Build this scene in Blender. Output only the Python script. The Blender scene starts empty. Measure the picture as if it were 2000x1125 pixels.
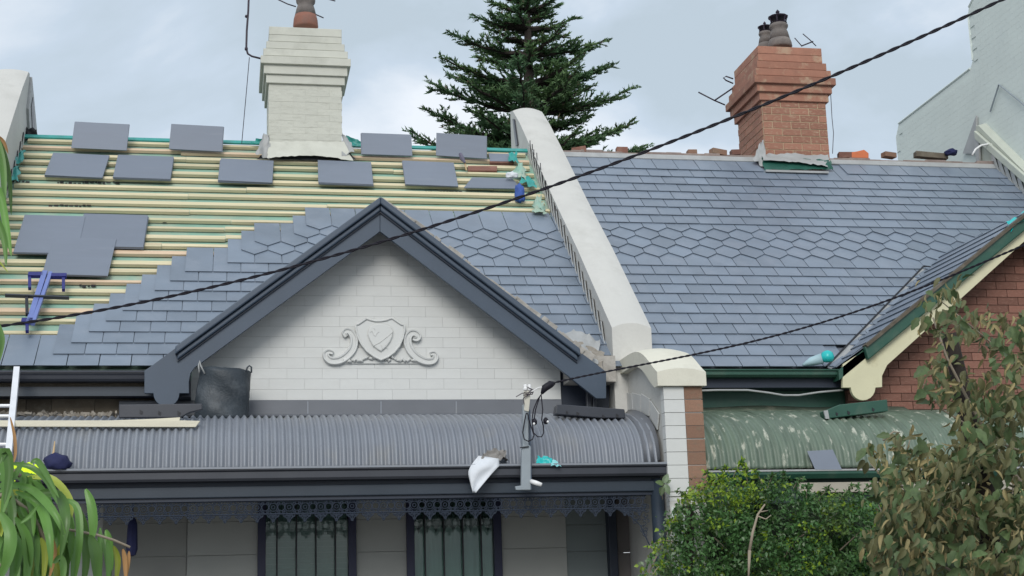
import bpy, math, random
import numpy as np
from mathutils import Vector, Matrix

random.seed(7); rng = np.random.default_rng(7)
S = bpy.context.scene
COL = S.collection
PI = math.pi

# ------------------------------------------------------------------ camera
# rows = world X (along the terrace), Y (away from the street), Z (up) in camera axes
RC = np.array([[0.9825118, -0.0109015, 0.1858808],
               [-0.1837272, -0.2189196, 0.9582894],
               [-0.0302461, 0.9756820, 0.2170940]])
FPX = 2900.0
EYE = np.array([0.0, 0.0, 1.6])
cam_d = bpy.data.cameras.new('camera')
cam = bpy.data.objects.new('camera', cam_d); COL.objects.link(cam)
cam_d.sensor_width = 36.0; cam_d.lens = 36.0 * FPX / 2000.0
cam_d.clip_start = 0.1; cam_d.clip_end = 2000
M3 = Matrix([[RC[i][0], RC[i][1], -RC[i][2]] for i in range(3)])
cam.matrix_world = Matrix.Translation(EYE) @ M3.to_4x4()
S.camera = cam

# ------------------------------------------------------------------ sky, sun, exposure
SUN_EL, SUN_AZ = math.radians(31), math.radians(197)   # fairly low, behind the camera's left shoulder
w = bpy.data.worlds.new('World'); S.world = w; w.use_nodes = True
nt = w.node_tree; nt.nodes.clear()
out = nt.nodes.new('ShaderNodeOutputWorld'); bg = nt.nodes.new('ShaderNodeBackground')
sky = nt.nodes.new('ShaderNodeTexSky'); sky.sky_type = 'NISHITA'; sky.sun_disc = False
sky.sun_elevation = SUN_EL; sky.sun_rotation = SUN_AZ
tc = nt.nodes.new('ShaderNodeTexCoord')
mp = nt.nodes.new('ShaderNodeMapping'); mp.inputs['Scale'].default_value = (1.0, 1.0, 2.0); mp.inputs['Location'].default_value = (.25, 0, 0)
n1 = nt.nodes.new('ShaderNodeTexNoise'); n1.inputs['Scale'].default_value = 3.6; n1.inputs['Detail'].default_value = 7; n1.inputs['Roughness'].default_value = .52
n1.inputs['Distortion'].default_value = .35
cr = nt.nodes.new('ShaderNodeValToRGB')
cr.color_ramp.elements[0].position = .38; cr.color_ramp.elements[0].color = (4.55, 5.35, 6.0, 1)
cr.color_ramp.elements[1].position = .585; cr.color_ramp.elements[1].color = (7.7, 8.1, 8.6, 1)
e = cr.color_ramp.elements.new(.46); e.color = (5.15, 6.0, 6.9, 1)
mx = nt.nodes.new('ShaderNodeMixRGB'); mx.inputs['Fac'].default_value = .90
nt.links.new(tc.outputs['Generated'], mp.inputs['Vector']); nt.links.new(mp.outputs[0], n1.inputs['Vector'])
nt.links.new(n1.outputs['Fac'], cr.inputs[0]); nt.links.new(sky.outputs[0], mx.inputs[1]); nt.links.new(cr.outputs[0], mx.inputs[2])
nt.links.new(mx.outputs[0], bg.inputs[0]); bg.inputs[1].default_value = 0.1
nt.links.new(bg.outputs[0], out.inputs[0])
sd = bpy.data.lights.new('sun', 'SUN'); sd.energy = 1.5; sd.angle = math.radians(28); sd.color = (1, .965, .91)
sun = bpy.data.objects.new('sun', sd); COL.objects.link(sun)
sdir = Vector((math.sin(SUN_AZ) * math.cos(SUN_EL), math.cos(SUN_AZ) * math.cos(SUN_EL), math.sin(SUN_EL)))
sun.rotation_euler = sdir.to_track_quat('Z', 'Y').to_euler(); sun.location = (0, -20, 40)
S.view_settings.view_transform = 'Standard'; S.view_settings.look = 'None'
S.view_settings.exposure = 0.30; S.view_settings.gamma = 1; S.view_settings.use_curve_mapping = False

# ------------------------------------------------------------------ measuring helpers (pixel of the photograph -> point on a real plane)
def ray(px, py):
    return RC @ np.array([px - 1000.0, 562.5 - py, FPX])
def at(px, py, Y):
    v = ray(px, py); return Vector(EYE + v * (Y - EYE[1]) / v[1])
def atx(px, py, X):
    v = ray(px, py); return Vector(EYE + v * (X - EYE[0]) / v[0])
def proj(p):
    c = RC.T @ (np.array(p, float) - EYE)
    return 1000 + c[0] * FPX / c[2], 562.5 - c[1] * FPX / c[2]
PITCH = math.radians(42); TP = math.tan(PITCH)
EY, EZ = 14.15, 3.984
N_R = Vector((0, -math.sin(PITCH), math.cos(PITCH))); U_R = Vector((0, math.cos(PITCH), math.sin(PITCH)))
def roof(px, py, h=0.0):
    v = Vector(ray(px, py)); p0 = Vector((0, EY, EZ)) + N_R * h; e_ = Vector(EYE)
    return e_ + v * ((p0 - e_).dot(N_R) / v.dot(N_R))
def rxu(px, py, h=0.0):
    p = roof(px, py, h); return p.x, (p - Vector((0, EY, EZ))).dot(U_R)
def rp(x, u, h=0.0):
    return Vector((x, EY, EZ)) + U_R * u + N_R * h

# ------------------------------------------------------------------ materials
MATS = {}
def mat(name, col, rough=.7, var=.12, scale=6.0, bump=.0, bscale=40.0, metal=0.0, spec=.5, rand=0.0,
        stain=None, sfac=.5, sscale=3.0, slo=.5, shi=.7, stretch=(1, 1, 1), trans=0.0, sss=0.0, coat=0.0, streak=None):
    m = bpy.data.materials.new(name); m.use_nodes = True; t = m.node_tree; N = t.nodes; L = t.links
    b = N['Principled BSDF']; b.inputs['Roughness'].default_value = rough; b.inputs['Metallic'].default_value = metal
    b.inputs['Specular IOR Level'].default_value = spec
    if coat: b.inputs['Coat Weight'].default_value = coat
    tc = N.new('ShaderNodeTexCoord'); mp = N.new('ShaderNodeMapping'); mp.inputs['Scale'].default_value = stretch
    oi = N.new('ShaderNodeObjectInfo')
    add = N.new('ShaderNodeVectorMath'); add.operation = 'ADD'
    mul = N.new('ShaderNodeVectorMath'); mul.operation = 'SCALE'; mul.inputs['Scale'].default_value = 7.0
    L.new(oi.outputs['Random'], mul.inputs[0]); L.new(tc.outputs['Object'], add.inputs[0]); L.new(mul.outputs[0], add.inputs[1])
    L.new(add.outputs[0], mp.inputs['Vector'])
    n = N.new('ShaderNodeTexNoise'); n.inputs['Scale'].default_value = scale; n.inputs['Detail'].default_value = 5
    L.new(mp.outputs[0], n.inputs['Vector'])
    r = N.new('ShaderNodeMapRange'); r.inputs[1].default_value = .25; r.inputs[2].default_value = .75
    r.inputs[3].default_value = 1 - var; r.inputs[4].default_value = 1 + var
    L.new(n.outputs['Fac'], r.inputs[0])
    fac = r.outputs[0]
    if rand:
        r2 = N.new('ShaderNodeMapRange'); r2.inputs[3].default_value = 1 - rand; r2.inputs[4].default_value = 1 + rand
        L.new(oi.outputs['Random'], r2.inputs[0])
        mm = N.new('ShaderNodeMath'); mm.operation = 'MULTIPLY'; L.new(fac, mm.inputs[0]); L.new(r2.outputs[0], mm.inputs[1]); fac = mm.outputs[0]
    sc_ = N.new('ShaderNodeVectorMath'); sc_.operation = 'SCALE'; sc_.inputs[0].default_value = col; L.new(fac, sc_.inputs['Scale'])
    colo = sc_.outputs[0]
    if stain is not None:
        n2 = N.new('ShaderNodeTexNoise'); n2.inputs['Scale'].default_value = sscale; n2.inputs['Detail'].default_value = 8; n2.inputs['Roughness'].default_value = .65
        L.new(mp.outputs[0], n2.inputs['Vector'])
        r3 = N.new('ShaderNodeMapRange'); r3.inputs[1].default_value = slo; r3.inputs[2].default_value = shi; r3.inputs[4].default_value = sfac
        L.new(n2.outputs['Fac'], r3.inputs[0])
        m1 = N.new('ShaderNodeMixRGB'); m1.inputs[2].default_value = (*stain, 1); L.new(r3.outputs[0], m1.inputs[0]); L.new(colo, m1.inputs[1]); colo = m1.outputs[0]
    L.new(colo, b.inputs['Base Color'])
    rr = N.new('ShaderNodeMapRange'); rr.inputs[3].default_value = max(.05, rough - .1); rr.inputs[4].default_value = min(1, rough + .1)
    L.new(n.outputs['Fac'], rr.inputs[0]); L.new(rr.outputs[0], b.inputs['Roughness'])
    if bump:
        n3 = N.new('ShaderNodeTexNoise'); n3.inputs['Scale'].default_value = bscale; n3.inputs['Detail'].default_value = 4
        L.new(mp.outputs[0], n3.inputs['Vector'])
        bu = N.new('ShaderNodeBump'); bu.inputs['Strength'].default_value = bump; bu.inputs['Distance'].default_value = .01
        L.new(n3.outputs['Fac'], bu.inputs['Height']); L.new(bu.outputs[0], b.inputs['Normal'])
    if trans:   # thin leaf: some light passes through
        tr = N.new('ShaderNodeBsdfTranslucent'); L.new(colo, tr.inputs[0])
        ms = N.new('ShaderNodeMixShader'); ms.inputs[0].default_value = trans
        o = N['Material Output']; L.new(b.outputs[0], ms.inputs[1]); L.new(tr.outputs[0], ms.inputs[2]); L.new(ms.outputs[0], o.inputs[0])
    MATS[name] = m
    return m

M_WHITE = mat('painted_render', (.565, .56, .53), .75, .05, 2.5, .3, 30, stain=(.36, .355, .32), sfac=.4, sscale=2.6, slo=.52, shi=.78)
M_WBRICK = mat('painted_brick', (.625, .635, .62), .7, .03, 3, .08, 90, rand=.02, stain=(.5, .5, .47), sfac=.2, sscale=1.5)
M_CREAMCH = mat('chimney_paint', (.56, .565, .50), .75, .05, 4, .15, 80, rand=.04, stain=(.30, .30, .25), sfac=.35, sscale=2.5)
M_CREAM = mat('cream_paint', (.63, .60, .41), .6, .06, 5, .1, 60, stain=(.36, .30, .16), sfac=.45, sscale=5, slo=.55, shi=.72)
M_CHAR = mat('charcoal_paint', (.055, .078, .113), .42, .07, 3, .04, 40)
M_CHAR2 = mat('dark_navy_paint', (.018, .026, .045), .45, .08, 3, .03, 40)
M_FASC = mat('blue_grey_fascia', (.026, .038, .055), .4, .08, 3, .03, 40)
M_GUT = mat('charcoal_gutter', (.034, .038, .050), .35, .08, 4, 0, 40, spec=.6)
M_SLATE = mat('new_slate', (.172, .212, .268), .38, .13, 3, .08, 55, spec=.6, rand=.085, stain=(.26, .29, .345), sfac=.5, sscale=3.2, slo=.5, shi=.8)
M_SLATE2 = mat('loose_slate_grey', (.178, .205, .255), .5, .05, 5, .06, 70, spec=.45, rand=.06, stain=(.26, .28, .32), sfac=.35, sscale=4, slo=.6, shi=.75, stretch=(.4, 2, 1))
M_BATT = mat('treated_pine_batten', (.62, .54, .36), .75, .16, 8, .1, 60, rand=.10, stretch=(.3, 3, 3), stain=(.45, .50, .30), sfac=.6, sscale=3.2, slo=.48, shi=.66)
M_BATT2 = mat('raw_pine_batten', (.66, .50, .35), .75, .10, 8, .1, 60, rand=.07, stretch=(.3, 3, 3))
M_SARK = mat('green_sarking', (.25, .43, .35), .45, .12, 5, .25, 14, stain=(.40, .46, .37), sfac=.8, sscale=2.2, slo=.42, shi=.6, spec=.5)
M_TEAL = mat('teal_membrane', (.03, .30, .27), .4, .2, 8, .4, 25)
M_DKG = mat('dark_green_membrane', (.012, .085, .062), .5, .2, 8, .4, 25)
M_TEALB = mat('bright_teal_plastic', (.02, .50, .50), .35, .12, 8, .3, 25)
M_RBRICK = mat('red_brick', (.215, .10, .073), .85, .14, 9, .35, 60, rand=.22, stain=(.33, .20, .15), sfac=.5, sscale=6)
M_CHBRICK = mat('chimney_brick', (.33, .158, .108), .85, .13, 9, .35, 60, rand=.15, stain=(.46, .35, .24), sfac=.65, sscale=4.2, slo=.54, shi=.64)
M_BBRICK = mat('brown_quoin_brick', (.27, .155, .105), .85, .12, 9, .3, 60, rand=.18, stain=(.20, .17, .12), sfac=.5, sscale=3)
M_MORT = mat('pale_mortar', (.50, .39, .26), .9, .12, 12, .4, 70)
M_MORTR = mat('dark_mortar', (.15, .09, .07), .9, .12, 12, .4, 70)
M_JOINT = mat('painted_joint', (.60, .605, .585), .85, .05, 12, .2, 70)
M_GREEN = mat('dark_green_paint', (.022, .085, .058), .4, .12, 4, .05, 40, stain=(.12, .13, .10), sfac=.3, sscale=4)
M_GRCORR = mat('weathered_green_iron', (.125, .17, .128), .5, .2, 5, .15, 50, stain=(.52, .53, .44), sfac=.8, sscale=7.5, slo=.57, shi=.64, stretch=(1.9, .6, .6))
M_CORR = mat('grey_corrugated_iron', (.225, .245, .28), .42, .06, 3, .03, 40, spec=.55, stain=(.29, .28, .25), sfac=.4, sscale=2.4, slo=.54, shi=.75)
M_LEAD = mat('lead_flashing', (.36, .37, .37), .5, .12, 7, .25, 30)
M_LEADP = mat('painted_lead_step', (.54, .545, .53), .65, .06, 7, .2, 30)
M_FLASH = mat('grey_flashing', (.135, .145, .165), .42, .08, 3, .03, 40)
M_VERGE = mat('grey_verge_mortar', (.36, .34, .31), .95, .25, 9, .6, 45, stain=(.56, .54, .50), sfac=.7, sscale=6)
M_RUB = mat('old_mortar_rubble', (.26, .235, .20), .95, .25, 9, .6, 45, stain=(.46, .43, .38), sfac=.6, sscale=8)
M_BOARD = mat('weathered_brown_board', (.115, .095, .07), .9, .25, 6, .35, 40, rand=.25, stain=(.22, .20, .16), sfac=.5, sscale=7)
M_TERR = mat('terracotta', (.27, .12, .085), .85, .15, 9, .2, 50, stain=(.15, .12, .11), sfac=.6, sscale=5)
M_POT = mat('sooty_clay_pot', (.17, .15, .14), .9, .2, 9, .3, 40, stain=(.3, .26, .23), sfac=.5, sscale=7)
M_IRON = mat('dark_iron', (.03, .02, .035), .55, .2, 9)
M_CABLE = mat('black_cable', (.010, .009, .016), .6, .1, 9, spec=.3)
M_ALU = mat('ladder_aluminium', (.80, .81, .84), .35, .05, 9, metal=.25, spec=.6)
M_FRAME = mat('navy_frame_paint', (.012, .014, .05), .45, .1, 4)
M_NAVY = mat('navy_cloth', (.012, .016, .07), .8, .2, 9, .3, 40)
M_BLUE = mat('blue_painted_steel', (.15, .20, .47), .4, .1, 9)
M_BLUED = mat('dark_blue_steel', (.018, .02, .16), .45, .1, 9)
M_HIVIS = mat('hi_vis_yellow', (.72, .95, .02), .7, .06, 9, .2, 30)
M_SACK = mat('black_woven_sack', (.030, .040, .050), .55, .2, 8, .5, 60, stain=(.11, .125, .14), sfac=.6, sscale=5)
M_CLOTHW = mat('white_cloth', (.66, .69, .73), .85, .06, 9, .4, 25)
M_CLOTHG = mat('grimy_cloth', (.24, .23, .22), .9, .3, 9, .5, 25)
M_TIMB = mat('pale_timber_board', (.70, .66, .53), .75, .08, 9, .1, 50, stretch=(.3, 3, 3))
M_BLACK = mat('black_plastic', (.012, .013, .018), .5, .3, 9, .3, 25)
M_ORANGE = mat('orange_tile', (.60, .17, .07), .8, .1, 9, .2, 40)
M_TRUNK = mat('pine_bark', (.032, .024, .020), .95, .25, 9, .5, 20)
M_PINE = mat('pine_needles', (.078, .16, .072), .7, .35, .9, trans=.15, stain=(.12, .20, .07), sfac=.8, sscale=.6, slo=.45, shi=.6)
M_PINEB = mat('browned_needles', (.16, .11, .075), .8, .3, 2, trans=.1)
M_IVY = mat('bush_leaf', (.062, .15, .042), .45, .35, 3, trans=.25, stain=(.16, .24, .06), sfac=.7, sscale=2.2, slo=.52, shi=.64, spec=.5)
M_IVY2 = mat('bush_new_leaf', (.24, .36, .03), .45, .25, 3, trans=.3)
M_IVY3 = mat('grey_green_leaf', (.20, .27, .16), .5, .25, 3, trans=.25)
M_STRAP = mat('strap_leaf', (.125, .26, .06), .38, .25, 3, trans=.3, rand=.35, spec=.5)
M_STRAPY = mat('yellowing_strap_leaf', (.36, .42, .06), .4, .2, 3, trans=.35, rand=.2)
M_STRAPB = mat('dried_strap_leaf', (.42, .23, .09), .6, .15, 5, trans=.2)
M_OLV = mat('olive_leaf', (.155, .155, .068), .65, .3, 4, trans=.2, rand=.3)
M_OLVG = mat('green_broad_leaf', (.095, .145, .055), .6, .3, 4, trans=.2, rand=.3)
M_OLVB = mat('tan_leaf', (.36, .30, .145), .75, .25, 4, trans=.2, rand=.3)
M_BRANCH = mat('pale_branch', (.30, .25, .19), .85, .2, 9, .3, 30)
M_GLASS = mat('dusky_glass', (.030, .045, .045), .12, .2, 2, spec=.5)
M_BLIND = mat('grey_blind', (.42, .47, .46), .8, .05, 6)
M_BLINDL = mat('pale_curtain', (.52, .60, .58), .8, .08, 6)
M_PAINTG = mat('grey_wall_board', (.40, .405, .38), .8, .04, 3, .05, 40)
M_PAINTW = mat('upper_wall_paint', (.66, .72, .68), .8, .04, 2, .12, 40, stain=(.56, .62, .60), sfac=.3, sscale=1.5)
M_GROUND = mat('asphalt', (.10, .10, .10), .9, .2, 1.5, .3, 30)
M_PATH = mat('concrete_path', (.30, .29, .27), .9, .12, 2, .2, 30)
M_WHITEP = mat('white_porcelain', (.80, .80, .80), .3, .05, 9)
M_GREYP = mat('grey_service_paint', (.27, .31, .34), .5, .08, 6, .05, 30)
M_TAN = mat('tan_panel', (.40, .37, .31), .8, .08, 5)
M_HAMH = mat('wood_handle', (.50, .36, .20), .6, .1, 9)
M_PURP = mat('grey_purple_steel', (.12, .11, .16), .4, .1, 9)

# ------------------------------------------------------------------ object helpers
WORLD = {}
def put(o, parent=None, M=None):
    COL.objects.link(o)
    M = M or Matrix.Identity(4)
    o.matrix_basis = M
    if parent is not None:
        o.parent = parent
        o.matrix_parent_inverse = WORLD[parent.name].inverted()
    WORLD[o.name] = M.copy()
    return o
def tag(o, label=None, cat=None, group=None, kind=None):
    if label: o['label'] = label
    if cat: o['category'] = cat
    if group: o['group'] = group
    if kind: o['kind'] = kind
    return o
def thing(name, label, cat, loc, group=None):
    o = bpy.data.objects.new(name, None); o.empty_display_size = .1
    put(o, None, Matrix.Translation(Vector(loc)))
    return tag(o, label, cat, group)

class MB:
    def __init__(s): s.v = []; s.f = []; s.mi = []
    def add(s, vs, fs, mi=0):
        k = len(s.v); s.v += [tuple(p) for p in vs]; s.f += [tuple(k + i for i in f) for f in fs]; s.mi += [mi] * len(fs)
    def box(s, a, b, mi=0, M=None):
        (x0, y0, z0), (x1, y1, z1) = a, b
        vs = [Vector(p) for p in ((x0, y0, z0), (x1, y0, z0), (x1, y1, z0), (x0, y1, z0), (x0, y0, z1), (x1, y0, z1), (x1, y1, z1), (x0, y1, z1))]
        if M is not None: vs = [M @ p for p in vs]
        s.add(vs, [(0, 3, 2, 1), (4, 5, 6, 7), (0, 1, 5, 4), (1, 2, 6, 5), (2, 3, 7, 6), (3, 0, 4, 7)], mi)
    def prism(s, pts, d, mi=0):
        """polygon pts (3d, one plane) swept by vector d"""
        n = len(pts); d = Vector(d); p = [Vector(q) for q in pts]
        nrm = Vector((0, 0, 0))
        for i in range(n): nrm += p[i].cross(p[(i + 1) % n])
        if nrm.dot(d) > 0: p = p[::-1]
        vs = p + [q + d for q in p]
        fs = [tuple(range(n)), tuple(range(2 * n - 1, n - 1, -1))] + [(i, i + n, (i + 1) % n + n, (i + 1) % n) for i in range(n)]
        s.add(vs, fs, mi)
    def tube(s, pts, r, k=6, mi=0, flat=1.0, cap=True):
        pts = [Vector(p) for p in pts]; n = len(pts)
        rs = r if isinstance(r, (list, tuple)) else [r] * n
        vs = []; up0 = None
        for i, p in enumerate(pts):
            t = (pts[min(i + 1, n - 1)] - pts[max(i - 1, 0)]).normalized()
            if up0 is None:
                up0 = Vector((0, 0, 1)) if abs(t.z) < .9 else Vector((0, 1, 0))
            a = t.cross(up0)
            if a.length < 1e-4: a = t.cross(Vector((1, 0, 0)))
            a.normalize(); b = a.cross(t); up0 = b
            for j in range(k):
                th = 2 * PI * j / k
                vs.append(p + a * math.cos(th) * rs[i] + b * math.sin(th) * rs[i] * flat)
        fs = [(i * k + j, (i + 1) * k + j, (i + 1) * k + (j + 1) % k, i * k + (j + 1) % k) for i in range(n - 1) for j in range(k)]
        if cap: fs += [tuple(range(k)), tuple(range(n * k - 1, (n - 1) * k - 1, -1))]
        s.add(vs, fs, mi)
    def lathe(s, prof, c, k=14, mi=0):
        c = Vector(c); vs = []
        for r, z in prof:
            for j in range(k): vs.append(c + Vector((r * math.cos(2 * PI * j / k), r * math.sin(2 * PI * j / k), z)))
        n = len(prof)
        fs = [(i * k + j, i * k + (j + 1) % k, (i + 1) * k + (j + 1) % k, (i + 1) * k + j) for i in range(n - 1) for j in range(k)]
        fs += [tuple(range(k - 1, -1, -1)), tuple(range((n - 1) * k, n * k))]
        s.add(vs, fs, mi)
    def sheet(s, grid, mi=0):
        """grid[i][j] of points"""
        a, b = len(grid), len(grid[0])
        s.add([p for r in grid for p in r], [(i * b + j, i * b + j + 1, (i + 1) * b + j + 1, (i + 1) * b + j) for i in range(a - 1) for j in range(b - 1)], mi)
    def mesh(s, name, mats, smooth=False, center=True):
        me = bpy.data.meshes.new(name)
        v = np.array(s.v, float); c = (v.min(0) + v.max(0)) / 2 if center else np.zeros(3)
        me.from_pydata((v - c).tolist(), [], s.f)
        for m in (mats if isinstance(mats, (list, tuple)) else [mats]): me.materials.append(m)
        if len(set(s.mi)) > 1: me.polygons.foreach_set('material_index', s.mi)
        if smooth: me.shade_smooth()
        me.update()
        return me, Vector(c)
    def build(s, name, mats, parent=None, smooth=False, bevel=0, solid=0):
        me, c = s.mesh(name, mats, smooth)
        o = bpy.data.objects.new(name, me); put(o, parent, Matrix.Translation(c))
        if solid:
            md = o.modifiers.new('solid', 'SOLIDIFY'); md.thickness = solid; md.offset = 0
        if bevel:
            md = o.modifiers.new('bevel', 'BEVEL'); md.width = bevel; md.segments = 2; md.limit_method = 'ANGLE'
        return o
def poly_px(name, pts, Y, d, m, parent=None, bevel=0.0, extra=()):
    mb = MB(); mb.prism([at(px, py, Y) for px, py in pts], (0, d, 0))
    return mb.build(name, m, parent, bevel=bevel)
def bx(name, a, b, m, parent=None, bevel=0.0):
    mb = MB(); mb.box(a, b); return mb.build(name, m, parent, bevel=bevel)
def share(name, me, M, parent, m=None):
    o = bpy.data.objects.new(name, me); return put(o, parent, M)
def crumple(me_fn, amp): pass

def unit_brick(m):
    mb = MB(); mb.box((-.5, -.5, -.5), (.5, .5, .5)); me, _ = mb.mesh('brick', m, center=False); return me
def bricks(parent, x0, x1, z0, Y, rows, course, length, me, joint=.008, depth=.1, clip=None, proud=.002, name='brick', minw=.05, jit=.002, off0=0.0):
    """brick faces on a wall facing the street"""
    n = 0
    for r in range(rows):
        z = z0 + r * course; x = x0 - (0 if (r % 2 == 0) else length / 2) - off0 * length
        xa, xb = (x0, x1)
        if clip:
            c = clip(z, z + course)
            if c is None: continue
            xa, xb = c
        while x < xb:
            a = max(x, xa); b = min(x + length, xb); x += length
            if b - a < minw: continue
            w_ = b - a - joint; 
            M = Matrix.Translation(((a + b) / 2, Y + depth / 2 - proud - random.uniform(0, jit), z + course / 2)) @ Matrix.Diagonal((w_, depth, course - joint, 1))
            share(name, me, M, parent); n += 1
    return n
def bricks_side(parent, y0, y1, z0, X, rows, course, length, me, joint=.008, depth=.1, proud=.002, name='brick', jit=.002):
    """brick faces on a wall facing -X"""
    for r in range(rows):
        z = z0 + r * course; y = y0 - (length / 2 if r % 2 == 0 else 0)
        while y < y1:
            a = max(y, y0); b = min(y + length, y1); y += length
            if b - a < .05: continue
            M = Matrix.Translation((X + depth / 2 - proud - random.uniform(0, jit), (a + b) / 2, z + course / 2)) @ Matrix.Diagonal((depth, b - a - joint, course - joint, 1))
            share(name, me, M, parent)

# ------------------------------------------------------------------ ground
g = MB(); g.box((-400, -400, -.3), (400, 600, 0)); tag(g.build('ground', M_GROUND), kind='structure')
g = MB(); g.box((-30, 8.9, .004), (30, 12.2, .13)); tag(g.build('footpath', M_PATH), kind='structure')

# ================================================================== roofs of slates
TW, TL, TT, LIFT = .29, .60, .007, .038
def slate_mesh(m, L=TL, W=TW, hexed=False, gap=.008):
    w2 = W / 2 - gap / 2
    if hexed: pts = [(-w2, .105), (0, -.012), (w2, .105), (w2, L), (-w2, L)]
    else: pts = [(-w2, 0), (w2, 0), (w2, L), (-w2, L)]
    mb = MB(); mb.prism([Vector((x, y, 0)) for x, y in pts], (0, 0, TT))
    me, _ = mb.mesh('slate', m, center=False); return me
SL_FULL = slate_mesh(M_SLATE); SL_HEX = slate_mesh(M_SLATE, hexed=True); SL_HALF = slate_mesh(M_SLATE, W=TW / 2)
def frame(org, ex, eu, en):
    m = Matrix.Identity(4)
    for i, a in enumerate((ex, eu, en)):
        m[0][i], m[1][i], m[2][i] = a
    m[0][3], m[1][3], m[2][3] = org
    return m
def tile_matrix(org, ex, eu, en, jit=1.0, L=TL):
    a = math.atan2(LIFT - .002, TL) * random.uniform(.93, 1.1)
    e2 = (eu * math.cos(a) - en * math.sin(a)).normalized(); n2 = ex.cross(e2).normalized()
    th = random.gauss(0, .0022) * jit
    e3 = (e2 * math.cos(th) + ex * math.sin(th)).normalized(); x3 = e3.cross(n2).normalized()
    b = random.gauss(0, .0035) * jit           # each slate sits at a very slightly different angle
    n3 = (n2 + x3 * b).normalized(); x3 = e3.cross(n3).normalized()
    return frame(org + en * LIFT, x3, e3, n3) @ Matrix.Diagonal((1, L / TL, 1, 1))
def lay(parent, tiles, cap=296):
    """tiles: (mesh, matrix, importance); the largest in view become objects, the rest one joined part"""
    tiles.sort(key=lambda t: -t[2])
    for me, M, _ in tiles[:cap]: share('slate', me, M, parent)
    rest = tiles[cap:]
    if rest:
        mb = MB()
        for me, M, _ in rest:
            mb.add([M @ v.co for v in me.vertices], [tuple(p.vertices) for p in me.polygons])
        o = mb.build('slate_courses', M_SLATE, parent); tag(o, kind='stuff')
    return len(tiles)
def in_view(p, m=30):
    x, y = proj(p); return -m < x < 2000 + m and -m < y < 1125 + m

# ------------------------------------------------------------------ painted house (middle of the picture)
XA, ZA, TG = 1.424, 5.655, .774                      # its gable: apex and slope
LX0, LX1 = -2.5, 3.765                                # between the party walls
house = thing('terrace_house', 'off white painted terrace house with charcoal gable, half stripped slate roof and grey iron verandah', 'house', (.6, 14.4, 0))
mb = MB(); URL = 5.30
pr = rp(0, URL, -.048)
def deck(mb, x0, x1, gaps, pr, dz=.012):
    yk = 14.475; zk = EZ - dz + (yk - EY) * TP
    mb.prism([(x0, yk, EZ - .2), (x0, yk, zk), (x0, pr.y, pr.z), (x0, 2 * pr.y - EY, EZ - .2)], (x1 - x0, 0, 0))
    for a, b in gaps: mb.prism([(a, EY + .09, EZ - dz + .09 * TP), (a, EY + .09, EZ - .1), (a, yk - .002, zk - .002), (a, yk - .002, EZ - .1)], (b - a, 0, 0))
deck(mb, LX0, LX1, [(LX0, -.36), ], pr, .064)
bx('valley_lead', (3.28, 14.12, 3.86), (LX1 - .002, 14.47, 4.12), M_VERGE, house)
rooft = mb.build('roof', M_SARK, house)
# step line of the laid slates (head corners in the photograph)
steps = [(608, 412), (525, 430), (498, 447), (470, 463), (381, 478), (350, 495), (317, 514), (283, 527), (247, 547), (215, 567), (180, 587), (140, 607), (105, 627), (62, 653), (20, 680), (-30, 700)]
SU = sorted([rxu(px, py, .02)[::-1] for px, py in steps])
def xstep(u): return float(np.interp(u, [a for a, b in SU], [b for a, b in SU]))
GA = .2055; tiles = []
for i in range(15):
    ub = GA * i; hexr = i >= 11; L = TL if i < 14 else .60
    xl = xstep(ub + L); x = LX1 + .02 - (TW / 2 if i % 2 else 0) - (.06)
    # joints break by half a slate from course to course
    x += TW / 2
    if i == 0: xl = LX0
    while x - TW / 2 > xl - TW * .7 and x > LX0:
        p = rp(x, ub)
        zg = ZA - TG * abs(x - XA) - .05
        q = rp(x, ub + .1)
        if not (zg > q.z + .22) and q.y > EY and not (-.42 < x < 3.3 and ub < .42):
            tiles.append((SL_HEX if hexr else SL_FULL, tile_matrix(p, Vector((1, 0, 0)), U_R, N_R), 1 if in_view(p) else 0))
        x -= TW
n_left = lay(rooft, tiles)
# battens
BM = []
for mm in (M_BATT, M_BATT, M_BATT2):
    b_ = MB(); b_.box((-.5, -.032, -.034), (.5, .032, .001)); BM.append(b_.mesh('batten', mm, center=False)[0])
for i in range(0, 26):
    u = GA * i + .055
    if u > URL: break
    if u < 0.3: xr = xstep(u + .05) + .1
    else: xr = min(LX1 - .02, xstep(u - .05) + .5) if u < 3.35 else LX1 - random.uniform(.0, .06)
    xa = LX0 + random.uniform(0, .05)
    cuts = [xa] + sorted(random.uniform(xa + .5, xr - .2) for _ in range(1 if xr - xa > 2.5 else 0)) + [xr]
    for a, b in zip(cuts, cuts[1:]):
        if b - a < .1: continue
        M = frame(rp((a + b) / 2, u + random.gauss(0, .013), 0.0), Vector((1, random.gauss(0, .0022), 0)).normalized(), U_R, N_R) @ Matrix.Diagonal((b - a - .004, random.uniform(.72, 1.3), 1, 1))
        share('batten', BM[2 if (i in (24, 19, 11, 8, 5) and random.random() < .8) else random.choice((0, 0, 1))], M, rooft)
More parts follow.
